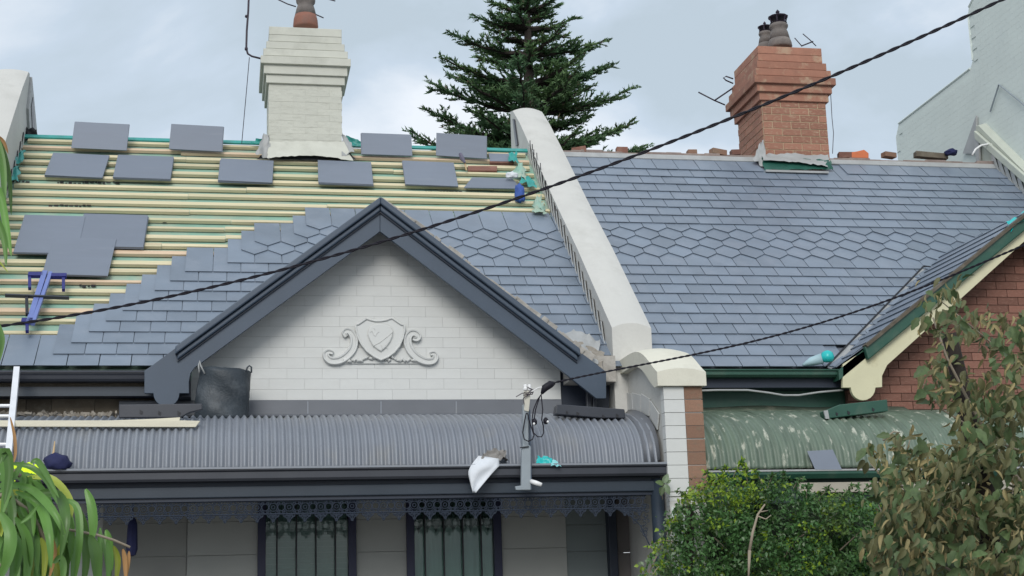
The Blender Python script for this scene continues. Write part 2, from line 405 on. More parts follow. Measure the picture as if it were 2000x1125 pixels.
# torn places in the membrane: dark slots with crumbled mortar behind the battens
mb = MB()
for (x0, x1, py) in ((112, 235, 357), (400, 500, 370), (620, 706, 374), (818, 905, 376), (395, 455, 403), (95, 180, 402), (318, 345, 433), (90, 120, 428), (155, 190, 559), (660, 705, 412), (20, 60, 355), (620, 640, 402)):
    x = x0
    while x < x1:
        wd = random.uniform(4, 13)
        a = roof(x, py + random.uniform(-1.5, 1.5), -.03); b = roof(x + wd * .7, py, -.03)
        h = random.uniform(.02, .05)
        M = frame(a, Vector((1, 0, 0)), U_R, N_R); mb.box((0, -h / 2, 0), (b.x - a.x, h / 2, .005), 0, M); x += wd
mb.build('membrane_tear', M_BLACK, rooft)
mb = MB(); pts0 = [rp(LX0, URL - .03, .02), rp(LX1, URL - .03, .02)]
mb.prism([rp(LX0, URL - .06, .0), rp(LX0, URL + .02, .0), rp(LX0, URL + .02, .02), rp(LX0, URL - .06, .02)], (LX1 - LX0, 0, 0))
mb.build('ridge_membrane', M_TEAL, rooft)

# gable
mb = MB()
GR = .13; hw = 2.19
mb.prism([(XA - hw, 14.07, ZA - .02 - TG * hw), (XA, 14.07, ZA - .02), (XA + hw, 14.07, ZA - .02 - TG * hw), (XA + hw, 14.07, ZA - GR - TG * hw), (XA, 14.07, ZA - GR), (XA - hw, 14.07, ZA - GR - TG * hw)], (0, 2.1, 0))
mb.build('gable_roof', M_CHAR2, house)
gz0 = at(700, 781, 14.35).z
mb = MB(); mb.prism([(at(370, 780, 14.36).x, 14.362, gz0), (at(1096, 780, 14.36).x, 14.362, gz0), (at(1096, 780, 14.36).x, 14.362, ZA - .1 - TG * (at(1096, 780, 14.36).x - XA)), (XA, 14.362, ZA - .1), (at(370, 780, 14.36).x, 14.362, ZA - .1 - TG * (XA - at(370, 780, 14.36).x))], (0, .25, 0))
gwall = mb.build('gable_wall', M_JOINT, house)
UB_W = unit_brick(M_WBRICK)
gx0, gx1 = at(370, 780, 14.35).x, at(1096, 780, 14.35).x
def gclip(z0, z1):
    h_ = (ZA - .13 - z0 - .02) / TG
    return (max(gx0, XA - h_), min(gx1, XA + h_)) if h_ > .12 else None
bricks(gwall, gx0, gx1, gz0, 14.35, 18, .1035, .34, UB_W, joint=.0015, depth=.05, clip=gclip, proud=.0, jit=.0012, off0=.3)
# bargeboards
def band(mb, side, v0, v1, xe, Yf, d, xa=XA, za=ZA, tg=TG, mi=0):
    """parallelogram that follows the slope from the apex to x = xe, between vertical drops v0 and v1"""
    mb.prism([(xa, Yf, za - v0), (xa, Yf, za - v1), (xe, Yf, za - v1 - tg * abs(xe - xa)), (xe, Yf, za - v0 - tg * abs(xe - xa))], (0, d, 0), mi)
YB = 14.0
semi = [(325 + 25.5 * math.cos(a), 768 + 26 * math.sin(a)) for a in np.linspace(0, PI, 13)]
bl = poly_px('bargeboard', [(742, 392), (742, 452), (394, 708), (380, 718), (372, 729), (369, 745), (369, 768)] + semi + [(282, 768), (282, 724), (298, 713), (337, 684)], YB, .045, M_CHAR, house, bevel=.003)
br = poly_px('bargeboard', [(742.6, 392), (742.6, 452), (1041, 680), (1165, 778), (1184, 778), (1184, 726), (1150, 700), (1135, 689)], YB, .045, M_CHAR, house, bevel=.003)
for side, par, xe in ((-1, bl, at(346, 713, YB - .05).x), (1, br, at(1129, 705, YB - .05).x)):
    mb = MB(); band(mb, side, .0, .075, xe - side * -.02, YB - .085, .09); mb.build('capping', M_CHAR, par, bevel=.012)
    mb = MB(); band(mb, side, .077, .135, xe, YB - .05, .048); mb.build('moulding', M_CHAR, par, bevel=.014)
    mb = MB(); band(mb, side, .137, .150, xe, YB - .022, .021); mb.build('bead', M_CHAR2, par)
# old mortar and lead along the right verge
mb = MB(); x = XA + .06
while x < 3.5:
    L_ = random.uniform(.05, .16); z = ZA - TG * (x - XA); h0 = random.uniform(.018, .05) + .012 * max(0, x - 2.2)
    M = Matrix.Translation((x, YB + .02, z - .02)) @ Matrix.Rotation(math.atan(TG), 4, 'Y') @ Matrix.Rotation(random.gauss(0, .06), 4, 'Y')
    mb.box((-L_ * .55, random.uniform(-.03, .0), 0), (L_ * .65, .13, h0 + .025), 0, M); x += L_ * .8
mb.build('verge_mortar', M_VERGE, house, bevel=.006)
def rag(name, c, m, parent=None, nx=10, ny=8, amp=.02, seed=1, edge=0.0, sag=0.0, thick=0, sm=True):
    """crumpled sheet through four corners c (bl, br, tr, tl)"""
    r = random.Random(seed); c = [Vector(p) for p in c]; g_ = []
    nrm = (c[1] - c[0]).cross(c[3] - c[0]).normalized()
    ph = [r.uniform(0, 6) for _ in range(8)]
    for j in range(ny + 1):
        t = j / ny; row = []
        for i in range(nx + 1):
            s = i / nx
            p = c[0].lerp(c[1], s).lerp(c[3].lerp(c[2], s), t)
            w_ = math.sin(s * 9 + ph[0] + 3 * t) * .5 + math.sin(t * 8 + ph[1] + 4 * s) * .4 + math.sin((s * 19 + t * 13) + ph[2]) * .35 + r.uniform(-.5, .5)
            p = p + nrm * w_ * amp
            if edge and (i in (0, nx) or j in (0, ny)): p = p + Vector((r.uniform(-1, 1), 0, r.uniform(-1, 1))) * edge
            p.z -= sag * math.sin(PI * s) * (1 - t)
            row.append(p)
        g_.append(row)
    mb = MB(); mb.sheet(g_); return mb.build(name, m, parent, smooth=sm, solid=thick)
rag('valley_flashing', [at(1080, 672, 14.2), at(1168, 712, 14.05), at(1172, 668, 14.4), at(1120, 640, 14.5)], M_LEAD, house, 12, 8, .022, 3, .01)
rag('valley_flashing', [at(1110, 690, 14.08), at(1176, 720, 14.03), at(1180, 690, 14.25), at(1130, 668, 14.3)], M_RUB, house, 8, 6, .02, 5, .01)
# recess and boxed end beside the gable wall
poly_px('side_panel', [(1096, 700), (1190, 700), (1190, 796), (1096, 796)], 14.37, .04, M_CHAR2, house)
for a, b in ((1146, 1156), (1158, 1166)):
    poly_px('downpipe', [(a, 765), (b, 765), (b, 800), (a, 800)], 14.2, .06, M_GUT, house, bevel=.008)
poly_px('boxed_eave_end', [(372, 700), (372, 775), (340, 775), (340, 700)], 14.1, .24, M_CHAR2, house)
# eave on the left
z = lambda py, Y: at(300, py, Y).z
xg1 = at(290, 740, 14.1).x
mb = MB(); za, zb = z(727, 14.05), z(744, 14.05)
mb.prism([(-2.7, 14.03, za), (-2.7, 14.03, za - .012), (-2.7, 14.045, za - .03), (-2.7, 14.05, zb + .02), (-2.7, 14.07, zb), (-2.7, 14.17, zb), (-2.7, 14.17, za), (-2.7, 14.16, za), (-2.7, 14.16, zb + .012), (-2.7, 14.07, zb + .012), (-2.7, 14.055, za)], (xg1 + 2.7, 0, 0))
mb.build('eave_gutter', M_GUT, house)
bx('gutter_edge', (-2.7, 14.02, za - .004), (xg1, 14.036, za + .012), M_CHAR2, house)
bx('packing_board', (-2.7, 14.19, z(756, 14.19)), (xg1, 14.24, z(740, 14.19)), M_BOARD, house)
bx('fascia', (-2.7, 14.16, z(773, 14.16)), (xg1 + .1, 14.20, z(755, 14.16)), M_FASC, house)
bx('soffit', (-2.7, 14.2, z(773, 14.16) + .004), (xg1 + .3, 14.46, z(773, 14.16) + .02), M_CHAR2, house)
zt, zb = z(772, 14.38) + .06, z(822, 14.38)
bx('frieze_backing', (-2.7, 14.40, zb - .1), (-.34, 14.5, zt), M_BLACK, house)
x = -2.6
while x < -.4:
    wd = random.uniform(.22, .45); bx('frieze_board', (x, 14.375 + random.uniform(0, .008), zb + .045 + random.uniform(-.006, .012)), (min(x + wd - .004, -.36), 14.4, zt), M_BOARD, house); x += wd
mb = MB()
for _ in range(150):
    px = random.uniform(-10, 235); p = at(px, 815, 14.34) + Vector((0, random.uniform(-.06, .03), random.uniform(-.01, .03))); s_ = random.uniform(.008, .028)
    M = Matrix.Translation(p) @ Matrix.Rotation(random.uniform(0, 3), 4, Vector((random.random(), random.random(), random.random())).normalized())
    mb.box((-s_ * 1.5, -s_, -s_ * .5), (s_ * 1.5, s_, s_ * .5), 0, M)
tag(mb.build('rubble', M_RUB, house), kind='stuff')
# apron flashing under the gable wall
xf0, xf1 = at(232, 800, 14.3).x, at(1098, 800, 14.3).x
mb = MB(); z1 = gz0 - .004; z0 = at(700, 812, 14.3).z
mb.prism([(xf0, 14.352, z1), (xf0, 14.325, z1), (xf0, 14.318, z1 - .012), (xf0, 14.315, z0 + .02), (xf0, 14.27, z0), (xf0, 14.275, z0 - .008), (xf0, 14.352, z0)], (xf1 - xf0, 0, 0))
mb.build('apron_flashing', M_FLASH, house)
for px in (743, 890, 600): poly_px('flashing_lap', [(px, 784), (px + 2.5, 784), (px + 2.5, 808), (px, 808)], 14.312, .01, M_CORR, house)

def sheet_y(py, prof=None):
    prof = prof or PROF
    best = None
    for (y0, z0), (y1, z1) in zip(prof, prof[1:]):
        for s in np.linspace(0, 1, 12):
            y, z_ = y0 + (y1 - y0) * s, z0 + (z1 - z0) * s
            q = proj((1.0, y, z_ + .012))[1]
            if best is None or abs(q - py) < best[0] - .01: best = (abs(q - py), y)
    return best[1]
# ------------------------------------------------------------------ verandah of curved corrugated iron
def bullnose(x0, x1, prof, m, name, parent, pitch=.066, amp=.0155, per=10, skew=0.0):
    P = [Vector((0, y, z_)) for y, z_ in prof]
    # resample smooth
    t = np.linspace(0, len(P) - 1, 34); ys = []; 
    import bisect
    def cat(a, b, c, d, s): return .5 * ((2 * b) + (-a + c) * s + (2 * a - 5 * b + 4 * c - d) * s * s + (-a + 3 * b - 3 * c + d) * s ** 3)
    pts = []
    for tt in t:
        k = min(int(tt), len(P) - 2); s = tt - k
        a, b, c, d = P[max(k - 1, 0)], P[k], P[k + 1], P[min(k + 2, len(P) - 1)]
        pts.append(cat(a, b, c, d, s))
    g_ = []; n = int((x1 - x0) / pitch * per)
    nr = []
    for i, p in enumerate(pts):
        tg = (pts[min(i + 1, len(pts) - 1)] - pts[max(i - 1, 0)]).normalized(); nr.append(Vector((0, tg.z, -tg.y)) * (1 if tg.y < 0 else 1))
    for i, p in enumerate(pts):
        n_ = nr[i]
        if n_.z < 0 or (abs(n_.z) < .01 and n_.y > 0): n_ = -n_
        row = []
        for j in range(n + 1):
            x = x0 + (x1 - x0) * j / n
            row.append(p + Vector((x, 0, 0)) + n_ * amp * (math.cos(2 * PI * x / pitch)))
        g_.append(row)
    mb = MB(); mb.sheet(g_); return mb.build(name, m, parent, smooth=True, solid=.0025), pts
PROF = [(14.33, 3.535), (14.1, 3.518), (13.85, 3.488), (13.6, 3.43), (13.38, 3.345), (13.22, 3.24), (13.12, 3.11), (13.075, 2.93)]
XV = 3.84
for k in range(9):       # separate sheets, each lapping one rib over the next
    xa_ = -3.036 + k * .792; xb_ = min(xa_ + .792 + .06, XV)
    dz_ = .0025 * (k % 2)
    if xb_ - xa_ > .1: bullnose(xa_, xb_, [(y, z_ + dz_) for y, z_ in PROF], M_CORR, 'roof_sheet', house)
# shaped end flashing against the wing wall
mb = MB(); g_ = []
for y, z_ in PROF[1:]: g_.append([Vector((XV - .13, y, z_ + .014)), Vector((XV - .02, y, z_ + .016)), Vector((XV + .03, y + .01, z_ + .05))])
mb.sheet(g_); mb.build('end_flashing', M_FLASH, house, smooth=True, solid=.004)
for _ in range(1):
    mb = MB()
    for k in range(150):
        x = -2.9 + k * .066 * .98
        if x > XV - .1: break
        if k % 3 == 0:
            for (y, zz) in ((13.12, 3.115), (13.8, 3.482)): mb.lathe([(.009, 0), (.009, .008), (.004, .012)], (round(x / .066) * .066, y, zz + .008), 6)
    tag(mb.build('roof_screws', M_FLASH, house), kind='stuff')
zg = at(700, 915, 13.0).z; zgb = at(700, 936, 13.0).z; xe = at(1306, 915, 13.0).x
mb = MB()
mb.prism([(-3, 12.965, zg + .012), (-3, 12.965, zg - .006), (-3, 12.985, zg - .02), (-3, 12.985, zgb + .02), (-3, 13.0, zgb), (-3, 13.10, zgb), (-3, 13.10, zg - .01), (-3, 13.09, zg - .01), (-3, 13.09, zgb + .01), (-3, 13.0, zgb + .015), (-3, 12.99, zg + .012)], (xe + 3, 0, 0))
mb.build('verandah_gutter', M_GUT, house)
bx('gutter_lip', (-3, 12.955, zg + .004), (xe, 12.968, zg + .022), M_CORR, house)
zb0, zb1 = at(700, 975, 13.1).z, at(700, 934, 13.1).z
beam = bx('verandah_beam', (-3, 13.10, zb0), (xe - .05, 13.16, zb1), M_CHAR2, house)
bx('beam_moulding', (-3, 13.075, at(700, 968, 13.08).z), (xe - .10, 13.10, at(700, 946, 13.08).z), M_FASC, house, bevel=.008)
bx('verandah_ceiling', (-3, 13.16, zb1 - .03), (xe - .05, 14.5, zb1), M_CHAR2, house)
M_LACE = mat('lace_iron', (.034, .045, .068), .5, .1, 9)
# cast iron lace valance
mb = MB(); P_ = .1365; r_ = .0042
def T(mb, pts, r=r_, k=4): mb.tube([Vector((x, 0, z_)) for x, z_ in pts], r, k, cap=False)
def circ(cx, cz, r, n=10, a0=0, a1=2 * PI): return [(cx + r * math.cos(a), cz + r * math.sin(a)) for a in np.linspace(a0, a1, n)]
T(mb, [(-P_ / 2, 0), (P_ / 2, 0)], .006); T(mb, [(-P_ / 2, -.112), (P_ / 2, -.112)], .0065)
T(mb, circ(0, -.055, .036)); T(mb, circ(0, -.055, .016, 8))
for s in (-1, 1):
    T(mb, circ(s * P_ / 2, -.055, .030, 8, PI / 2, PI / 2 + s * PI)); T(mb, [(s * P_ / 2, 0), (s * .03, -.03), (s * .01, 0)])
    T(mb, [(s * P_ / 2, -.112), (s * .034, -.082), (s * .012, -.112)]); T(mb, circ(s * .045, -.022, .012, 7)); T(mb, circ(s * .046, -.09, .011, 7))
    T(mb, [(s * .052, -.114), (s * .045, -.135), (s * .022, -.148), (0, -.178)]); T(mb, circ(s * .02, -.133, .013, 7))
T(mb, [(0, -.112), (0, -.165)], .005); T(mb, circ(0, -.172, .010, 7)); T(mb, [(-.052, -.13), (.052, -.13)], .004)
lace_me, _ = mb.mesh('lace_panel', M_LACE, center=False)
zl = at(700, 976, 13.12).z
k = 0; x = at(1262, 980, 13.12).x - P_ / 2
while x > at(180, 980, 13.12).x:
    share('lace_panel', lace_me, Matrix.Translation((x, 13.12, zl)), beam); x -= P_
# corner bracket of the lace
mb = MB(); xb = at(1270, 990, 13.12).x
for k in range(42):
    a = random.random(); u_, v_ = random.random(), random.random()
    lim = (1 - u_) ** 1.6
    px, pz = xb - .02 - u_ * .30, zl - .10 - v_ * .34 * lim
    T(mb, circ(px, pz, random.uniform(.010, .024), 7, a * 6, a * 6 + 4.6))
T(mb, [(xb - .33, zl - .11), (xb - .2, zl - .17), (xb - .10, zl - .27), (xb - .02, zl - .46)], .006)
o = mb.build('lace_bracket', M_LACE, beam); o.location.y = 13.12; WORLD[o.name] = o.matrix_basis.copy()
# corner post
xp0, xp1 = at(1274, 1000, 13.1).x, at(1300, 1000, 13.1).x
mb = MB(); mb.lathe([(.062, 0), (.062, at(1280, 935, 13.1).z)], ((xp0 + xp1) / 2, 13.12, 0), 18); mb.build('verandah_post', M_FASC, house, smooth=True)

# wall under the verandah
YW = 14.42
lw = bx('front_wall', (-3, YW + .02, 0), (XV, YW + .3, 3.5), M_JOINT, house)
def boards(px0, px1, m, Y=YW, h=.31, par=lw, z0=.4):
    x0, x1 = at(px0, 1060, Y).x, at(px1, 1060, Y).x
    zz = z0
    while zz < 2.95:
        bx('wall_board', (x0, Y, zz + .002), (x1, Y + .02, zz + h - .002), m, par); zz += h
M_SHW = mat('grey_wall_board_left', (.30, .30, .28), .8, .05, 3)
boards(200, 364, M_SHW, YW); boards(366, 504, M_PAINTG, YW - .02); boards(694, 794, M_PAINTG, YW - .02); boards(977, 1106, M_PAINTG, YW - .02)
def win(px0, px1, bars, pale):
    x0, x1 = at(px0, 1060, YW).x, at(px1, 1060, YW).x
    f = MB(); fw = .075
    f.box((x0, YW - .07, .3), (x0 + fw, YW + .02, 2.95)); f.box((x1 - fw, YW - .07, .3), (x1, YW + .02, 2.95)); f.box((x0 + fw, YW - .07, 2.88), (x1 - fw, YW + .02, 2.95))
    wf = f.build('window', M_FRAME, house, bevel=.004)
    p = bx('pane', (x0 + fw, YW + .0, .35), (x1 - fw, YW + .004, 2.88), None, wf)
    return wf, x0, x1
M_PELM = mat('lace_pelmet', (.16, .20, .19), .9, .3, 30)
M_PANE = bpy.data.materials.new('window_glass'); M_PANE.use_nodes = True
_t = M_PANE.node_tree; _t.nodes.clear(); _o = _t.nodes.new('ShaderNodeOutputMaterial'); _m = _t.nodes.new('ShaderNodeMixShader'); _g = _t.nodes.new('ShaderNodeBsdfGlossy'); _tr = _t.nodes.new('ShaderNodeBsdfTransparent'); _fr = _t.nodes.new('ShaderNodeFresnel')
_g.inputs['Roughness'].default_value = .04; _tr.inputs[0].default_value = (.72, .80, .78, 1)
_t.links.new(_fr.outputs[0], _m.inputs[0]); _t.links.new(_tr.outputs[0], _m.inputs[1]); _t.links.new(_g.outputs[0], _m.inputs[2]); _t.links.new(_m.outputs[0], _o.inputs[0])
for px0, px1, bars, pale in ((503, 695, (541, 579, 617, 655), False), (793, 978, (830, 867, 904, 940), True)):
    wf, x0, x1 = win(px0, px1, bars, pale)
    for ch in [o for o in bpy.data.objects if o.parent == wf]:
        ch.data.materials.clear(); ch.data.materials.append(M_PANE)
    for b in bars:
        xb_ = at(b, 1060, YW - .05).x; bx('window_bar', (xb_ - .007, YW - .055, .35), (xb_ + .007, YW - .04, 2.88), M_BLACK, wf)
    if not pale:
        mb = MB(); zz = .4
        while zz < 2.85: mb.box((x0 + .08, YW + .006, zz), (x1 - .08, YW + .012, zz + .048)); zz += .052
        o = mb.build('blind_slats', M_BLIND, wf)
    else:
        g_ = []; n = 60
        for zz in (.4, 2.87):
            g_.append([Vector((x0 + .08 + (x1 - x0 - .16) * j / n, YW + .012 + .008 * math.sin(j * 1.3) * math.sin(j * .37), zz)) for j in range(n + 1)])
        mb = MB(); mb.sheet(g_); mb.build('curtain', M_BLINDL, wf, smooth=True)
        mb = MB(); n = 9   # scalloped lace pelmet
        for k in range(n):
            xa_ = x0 + .08 + (x1 - x0 - .16) * k / n; xb_ = x0 + .08 + (x1 - x0 - .16) * (k + 1) / n
            mb.prism([(xa_, YW + .005, 2.88), (xa_, YW + .005, 2.50), ((xa_ * 2 + xb_) / 3, YW + .005, 2.47), ((xa_ + xb_) / 2, YW + .005, 2.42), ((xa_ + 2 * xb_) / 3, YW + .005, 2.47), (xb_, YW + .005, 2.50), (xb_, YW + .005, 2.88)], (0, .002, 0))
        mb.build('pelmet', M_PELM, wf)
# entrance recess at the right
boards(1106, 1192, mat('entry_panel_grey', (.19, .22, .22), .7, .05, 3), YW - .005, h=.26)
x0, x1 = at(1190, 1060, 14.3).x, at(1206, 1060, 14.3).x
bx('door_post', (x0, 14.3, .1), (x1, 14.42, 2.95), M_CHAR2, house, bevel=.006)
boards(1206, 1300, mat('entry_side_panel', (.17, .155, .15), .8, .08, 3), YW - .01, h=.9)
mb = MB(); c0 = at(258, 1055, 13.6)
mb.lathe([(.012, .20), (.03, .18), (.042, .14), (.05, -.08), (.035, -.13), (.01, -.14)], c0, 8); mb.tube([c0 + Vector((0, 0, .2)), c0 + Vector((0, 0, .55))], .006, 5)
mb.build('hanging_lamp', M_NAVY, house)

# ------------------------------------------------------------------ chimney of the painted house
def chimney(name_parent, px, Yf, depth, layers, body, me_body, m_core, m_corb, course, length, joint, zbot, matb=None):
    """px: function to real x; layers: (x0,x1,y0,y1) in pixels on the front plane"""
    x0, x1, yt = body
    X0, X1 = at(x0, 180, Yf).x, at(x1, 180, Yf).x
    zt = at((x0 + x1) / 2, yt, Yf).z
    core = bx('chimney', (X0 + .006, Yf + .006, zbot), (X1 - .006, Yf + depth - .006, zt), m_core, name_parent)
    rows = int((zt - zbot) / course + .999); z0 = zt - rows * course
    bricks(core, X0, X1, z0, Yf, rows, course, length, me_body, joint=joint, depth=.09, proud=0, jit=.003)
    bricks_side(core, Yf + .02, Yf + depth, z0, X0, rows, course, length, me_body, joint=joint, depth=.09, proud=0, jit=.003)
    for a, b, ya, yb in layers:
        cx = (x0 + x1) / 2; ex = ((b - a) - (x1 - x0)) / 2; e_ = max(.0, ex / 163.0)
        za_, zb_ = at(cx, ya, Yf - e_).z, at(cx, yb, Yf - e_).z
        # courses of a corbel ring: two or more bricks long
        ring = bx('corbel_course', (X0 - e_, Yf - e_, zb_ + .001), (X1 + e_, Yf + depth + e_, za_ - .001), m_corb, core, bevel=.006)
    return core, X0, X1, zt
UB_CR = unit_brick(M_CREAMCH)
Lc = [(527, 667, 54, 70), (526, 668, 70, 83), (520, 674, 83, 97), (514, 680, 97, 111), (509, 686, 111, 126), (516, 680, 127, 146), (520, 674, 147, 164)]
ch, CX0, CX1, czt = chimney(house, None, 17.72, .9, Lc, (525, 668, 163), UB_CR, M_CREAMCH, M_CREAMCH, .0825, .30, .0012, 6.5)
def pot(par, px, yb, h, r, m, m2, Y, name='chimney_pot', cage=False, split=.4):
    c = at(px, yb, Y); o = MB()
    o.lathe([(r * .98, 0), (r * 1.08, h * .06), (r * 1.02, h * split * .7), (r * .93, h * split)], c, 18); a = o.build(name, m, par, smooth=True)
    o = MB(); o.lathe([(r * .93, h * split), (r * .78, h * .65), (r * .66, h * .78), (r * .80, h * .84), (r * .84, h * .93), (r * .70, h), (r * .5, h)], c, 18); o.build('pot_neck', m2, a, smooth=True)
    if cage:
        o = MB(); t = c + Vector((0, 0, h))
        for k in range(6):
            an = k * PI / 3; d = Vector((math.cos(an), math.sin(an), 0))
            o.tube([t + d * r * .66, t + d * r * .72 + Vector((0, 0, h * .14)), t + d * r * .80 + Vector((0, 0, h * .28))], .010, 5)
        o.lathe([(r * .85, h * .25), (r * .92, h * .29), (r * .5, h * .37), (r * .12, h * .44)], t, 10); o.lathe([(r * .1, h * .44), (r * .2, h * .50), (r * .03, h * .6)], t, 8)
        o.lathe([(r * .7, h * .0), (r * .78, h * .03), (r * .7, h * .05)], t, 12)
        o.build('wire_cowl', M_IRON, a)
    return a
pot(ch, 597, 56, .42, .150, M_TERR, M_POT, 18.1, cage=True, split=.42)
# rendered collar and torn flashing at its foot
pl = [at(500, 262, 17.66), at(528, 262, 17.66), at(530, 306, 17.62), at(490, 312, 17.6)]
rag('collar', [at(498, 300, 17.62), at(526, 312, 17.66), at(527, 262, 17.68), at(516, 262, 17.7)], M_LEAD, ch, 6, 7, .02, 2, .015)
rag('collar', [at(522, 309, 17.60), at(690, 314, 17.60), at(671, 276, 17.68), at(526, 276, 17.68)], M_CREAMCH, ch, 22, 6, .007, 4, .008, sag=-.05)
rag('collar', [at(668, 306, 17.62), at(692, 296, 17.6), at(686, 280, 17.8), at(668, 258, 17.8)], M_LEAD, ch, 6, 7, .02, 8, .01)
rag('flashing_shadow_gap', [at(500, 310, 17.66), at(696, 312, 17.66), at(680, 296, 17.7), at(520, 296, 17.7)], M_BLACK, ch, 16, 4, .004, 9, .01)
for q in ([(488, 281), (524, 279), (523, 268), (500, 273)], [(672, 283), (706, 284), (702, 272), (676, 267)]):
    rag('torn_membrane', [at(a, b, 17.95) for a, b in q], M_TEAL, ch, 8, 4, .02, 6, .015)

# ------------------------------------------------------------------ party walls with sloping copings
def parapet(par, X0, X1, line, m, back=None, arch=.05, zlow=3.2, name='wall'):
    """line: list of (Y, Ztop) from street to ridge; wall of thickness X0..X1 with a slightly arched top"""
    n = 8; g_ = []; xs = [X0 + (X1 - X0) * i / n for i in range(n + 1)]
    prof = [arch * (1 - (2 * i / n - 1) ** 2) for i in range(n + 1)]
    yf, zf = line[0]; yb, zb = line[-1]
    rows = [[Vector((x, yf, zlow)) for x in xs]] + [[Vector((x, y, z_ + a)) for x, a in zip(xs, prof)] for y, z_ in line] + [[Vector((x, yb + .03, zlow)) for x in xs]]
    mb = MB(); mb.sheet(rows)
    for k, s in ((0, 1), (n, -1)):
        p = [r[k] for r in rows]; mb.add(p, [tuple(range(len(p)))[::s]])
    return mb.build(name, m, par, bevel=.004)
def step_flash(par, X, y0, y1, n, m, zf=0.0, side=-1, h=.20):
    dk = MB()
    for k in range(n):
        y = y0 + (y1 - y0) * k / n; dy = (y1 - y0) / n
        zr = EZ + (y - EY) * TP + zf; jr = random.uniform(-.012, .012)
        a, b = .004, .022
        P = [(y - .03, zr + .01), (y + dy * 1.25, zr + .02 + dy * TP * 1.25), (y + dy * 1.30, zr + h + dy * TP + jr), (y + dy * .55, zr + h + dy * TP * .75 + jr), (y + dy * .1, zr + h * .45)]
        mb = MB(); mb.prism([(X + side * (b if i in (0, 4, 3) else a), yy, zz) for i, (yy, zz) in enumerate(P)], (-side * .005, 0, 0))
        mb.build('step_flashing', m, par)
        dk.tube([(X + side * .008, yy, zz) for yy, zz in (P[4], P[3], P[2])], [.0015, .0032, .002], 4)  # dark slivers drawn as the shadow line along each plate's top edge
    tag(dk.build('flashing_shadow_line', M_BLACK, par), kind='stuff')

pw = thing('party_wall', 'off white rendered party wall with sloping coping between the two slate roofs', 'wall', (3.9, 14, 0))
lineA = [(14.2, 4.42), (15.566, 5.60), (16.635, 6.47), (17.57, 7.27), (18.5, 8.05), (18.95, 8.38), (19.13, 8.43)]
wA = parapet(pw, 3.763, 4.172, lineA, M_WHITE, arch=.05)
step_flash(wA, 3.763, 14.45, 17.9, 22, M_LEADP)
# green membrane scraps turned up against the wall
for (q, sd) in (([(1000, 338), (1030, 352), (1026, 326), (1010, 320)], 1), ([(1014, 356), (1048, 368), (1038, 346), (1020, 340)], 2), ([(1040, 405), (1066, 412), (1056, 385), (1044, 388)], 3), ([(992, 312), (1012, 318), (1008, 296), (996, 298)], 4), ([(1040, 412), (1068, 416), (1062, 400), (1042, 402)], 9)):
    rag('torn_membrane', [roof(a, b, .07) for a, b in q], M_SARK if sd % 2 else M_TEAL, wA, 6, 6, .022, sd, .02)
mb = MB()
for k in range(26):   # dark slits and nail ends where flashing is missing
    y = random.uniform(15.9, 17.9); zz = EZ + (y - EY) * TP + random.uniform(.06, .26); mb.box((3.752, y, zz), (3.7615, y + random.uniform(.006, .015), zz + random.uniform(.03, .09)), 0)
mb.build('old_mortar_chase', M_BLACK, wA)
mb = MB(); mb.prism([(3.76, 18.6, 7.78), (3.76, 18.72, 7.80), (3.76, 18.88, 8.24), (3.76, 18.79, 8.2)], (-.02, 0, 0)); mb.build('barge_end', M_GUT, wA)
# lower wing wall that divides the verandahs
WX0, WX1, WXM = 3.89, 4.262, 4.086
z1w = at(1335, 755, 12.95).z; z0w = at(1335, 960, 12.95).z
mb = MB(); mb.prism([(WX0 + .012, y, z_) for y, z_ in ((12.965, 0), (12.965, 3.63), (13.03, 3.64), (13.12, 3.69), (13.26, 3.78), (13.42, 3.87), (13.6, 3.93), (13.8, 3.955), (14.42, 3.96), (14.42, 0))], (WX1 - WX0 - .024, 0, 0)); wing = mb.build('wing_wall', M_WHITE, pw)
mb = MB(); mb.prism([(3.72, 14.0, 3.4), (3.72, 14.0, 4.0), (3.72, 14.5, 4.0), (3.72, 14.5, 3.4)], (.17, 0, 0)); 
nq = 8; hq = (z1w - z0w) / nq
UB_BQ = unit_brick(M_BBRICK); UB_WQ = unit_brick(M_WBRICK)
for k in range(nq):
    zc = z0w + hq * (k + .5)
    share('brick', UB_WQ, Matrix.Translation(((WX0 + WXM) / 2, 13.0 + random.uniform(0, .003), zc)) @ Matrix.Diagonal((WXM - WX0 - .004, .10, hq - .005, 1)), wing)
    share('brick', UB_BQ, Matrix.Translation(((WXM + WX1) / 2, 13.002 + random.uniform(0, .004), zc + random.uniform(-.003, .003))) @ Matrix.Diagonal((WX1 - WXM - .005, .10, hq - .008, 1)), wing)
for k, (ya, yb) in enumerate(((962, 969), (971, 978), (980, 987))):
    za_, zb_ = at(1335, ya, 12.95).z, at(1335, yb, 12.95).z; e_ = .012 * (2 - k)
    bx('base_course', (WX0 - .0 + .01, 12.955 - e_ + .02, zb_), (WXM, 13.05, za_), M_WBRICK, wing, bevel=.003)
    bx('base_course', (WXM + .004, 12.96 - e_ + .02, zb_), (WX1 - .02, 13.05, za_), M_BBRICK, wing, bevel=.003)
bx('pier_face', (WX0 + .02, 12.955, 0), (WXM, 13.0, at(1335, 990, 12.95).z), M_PAINTW, wing)
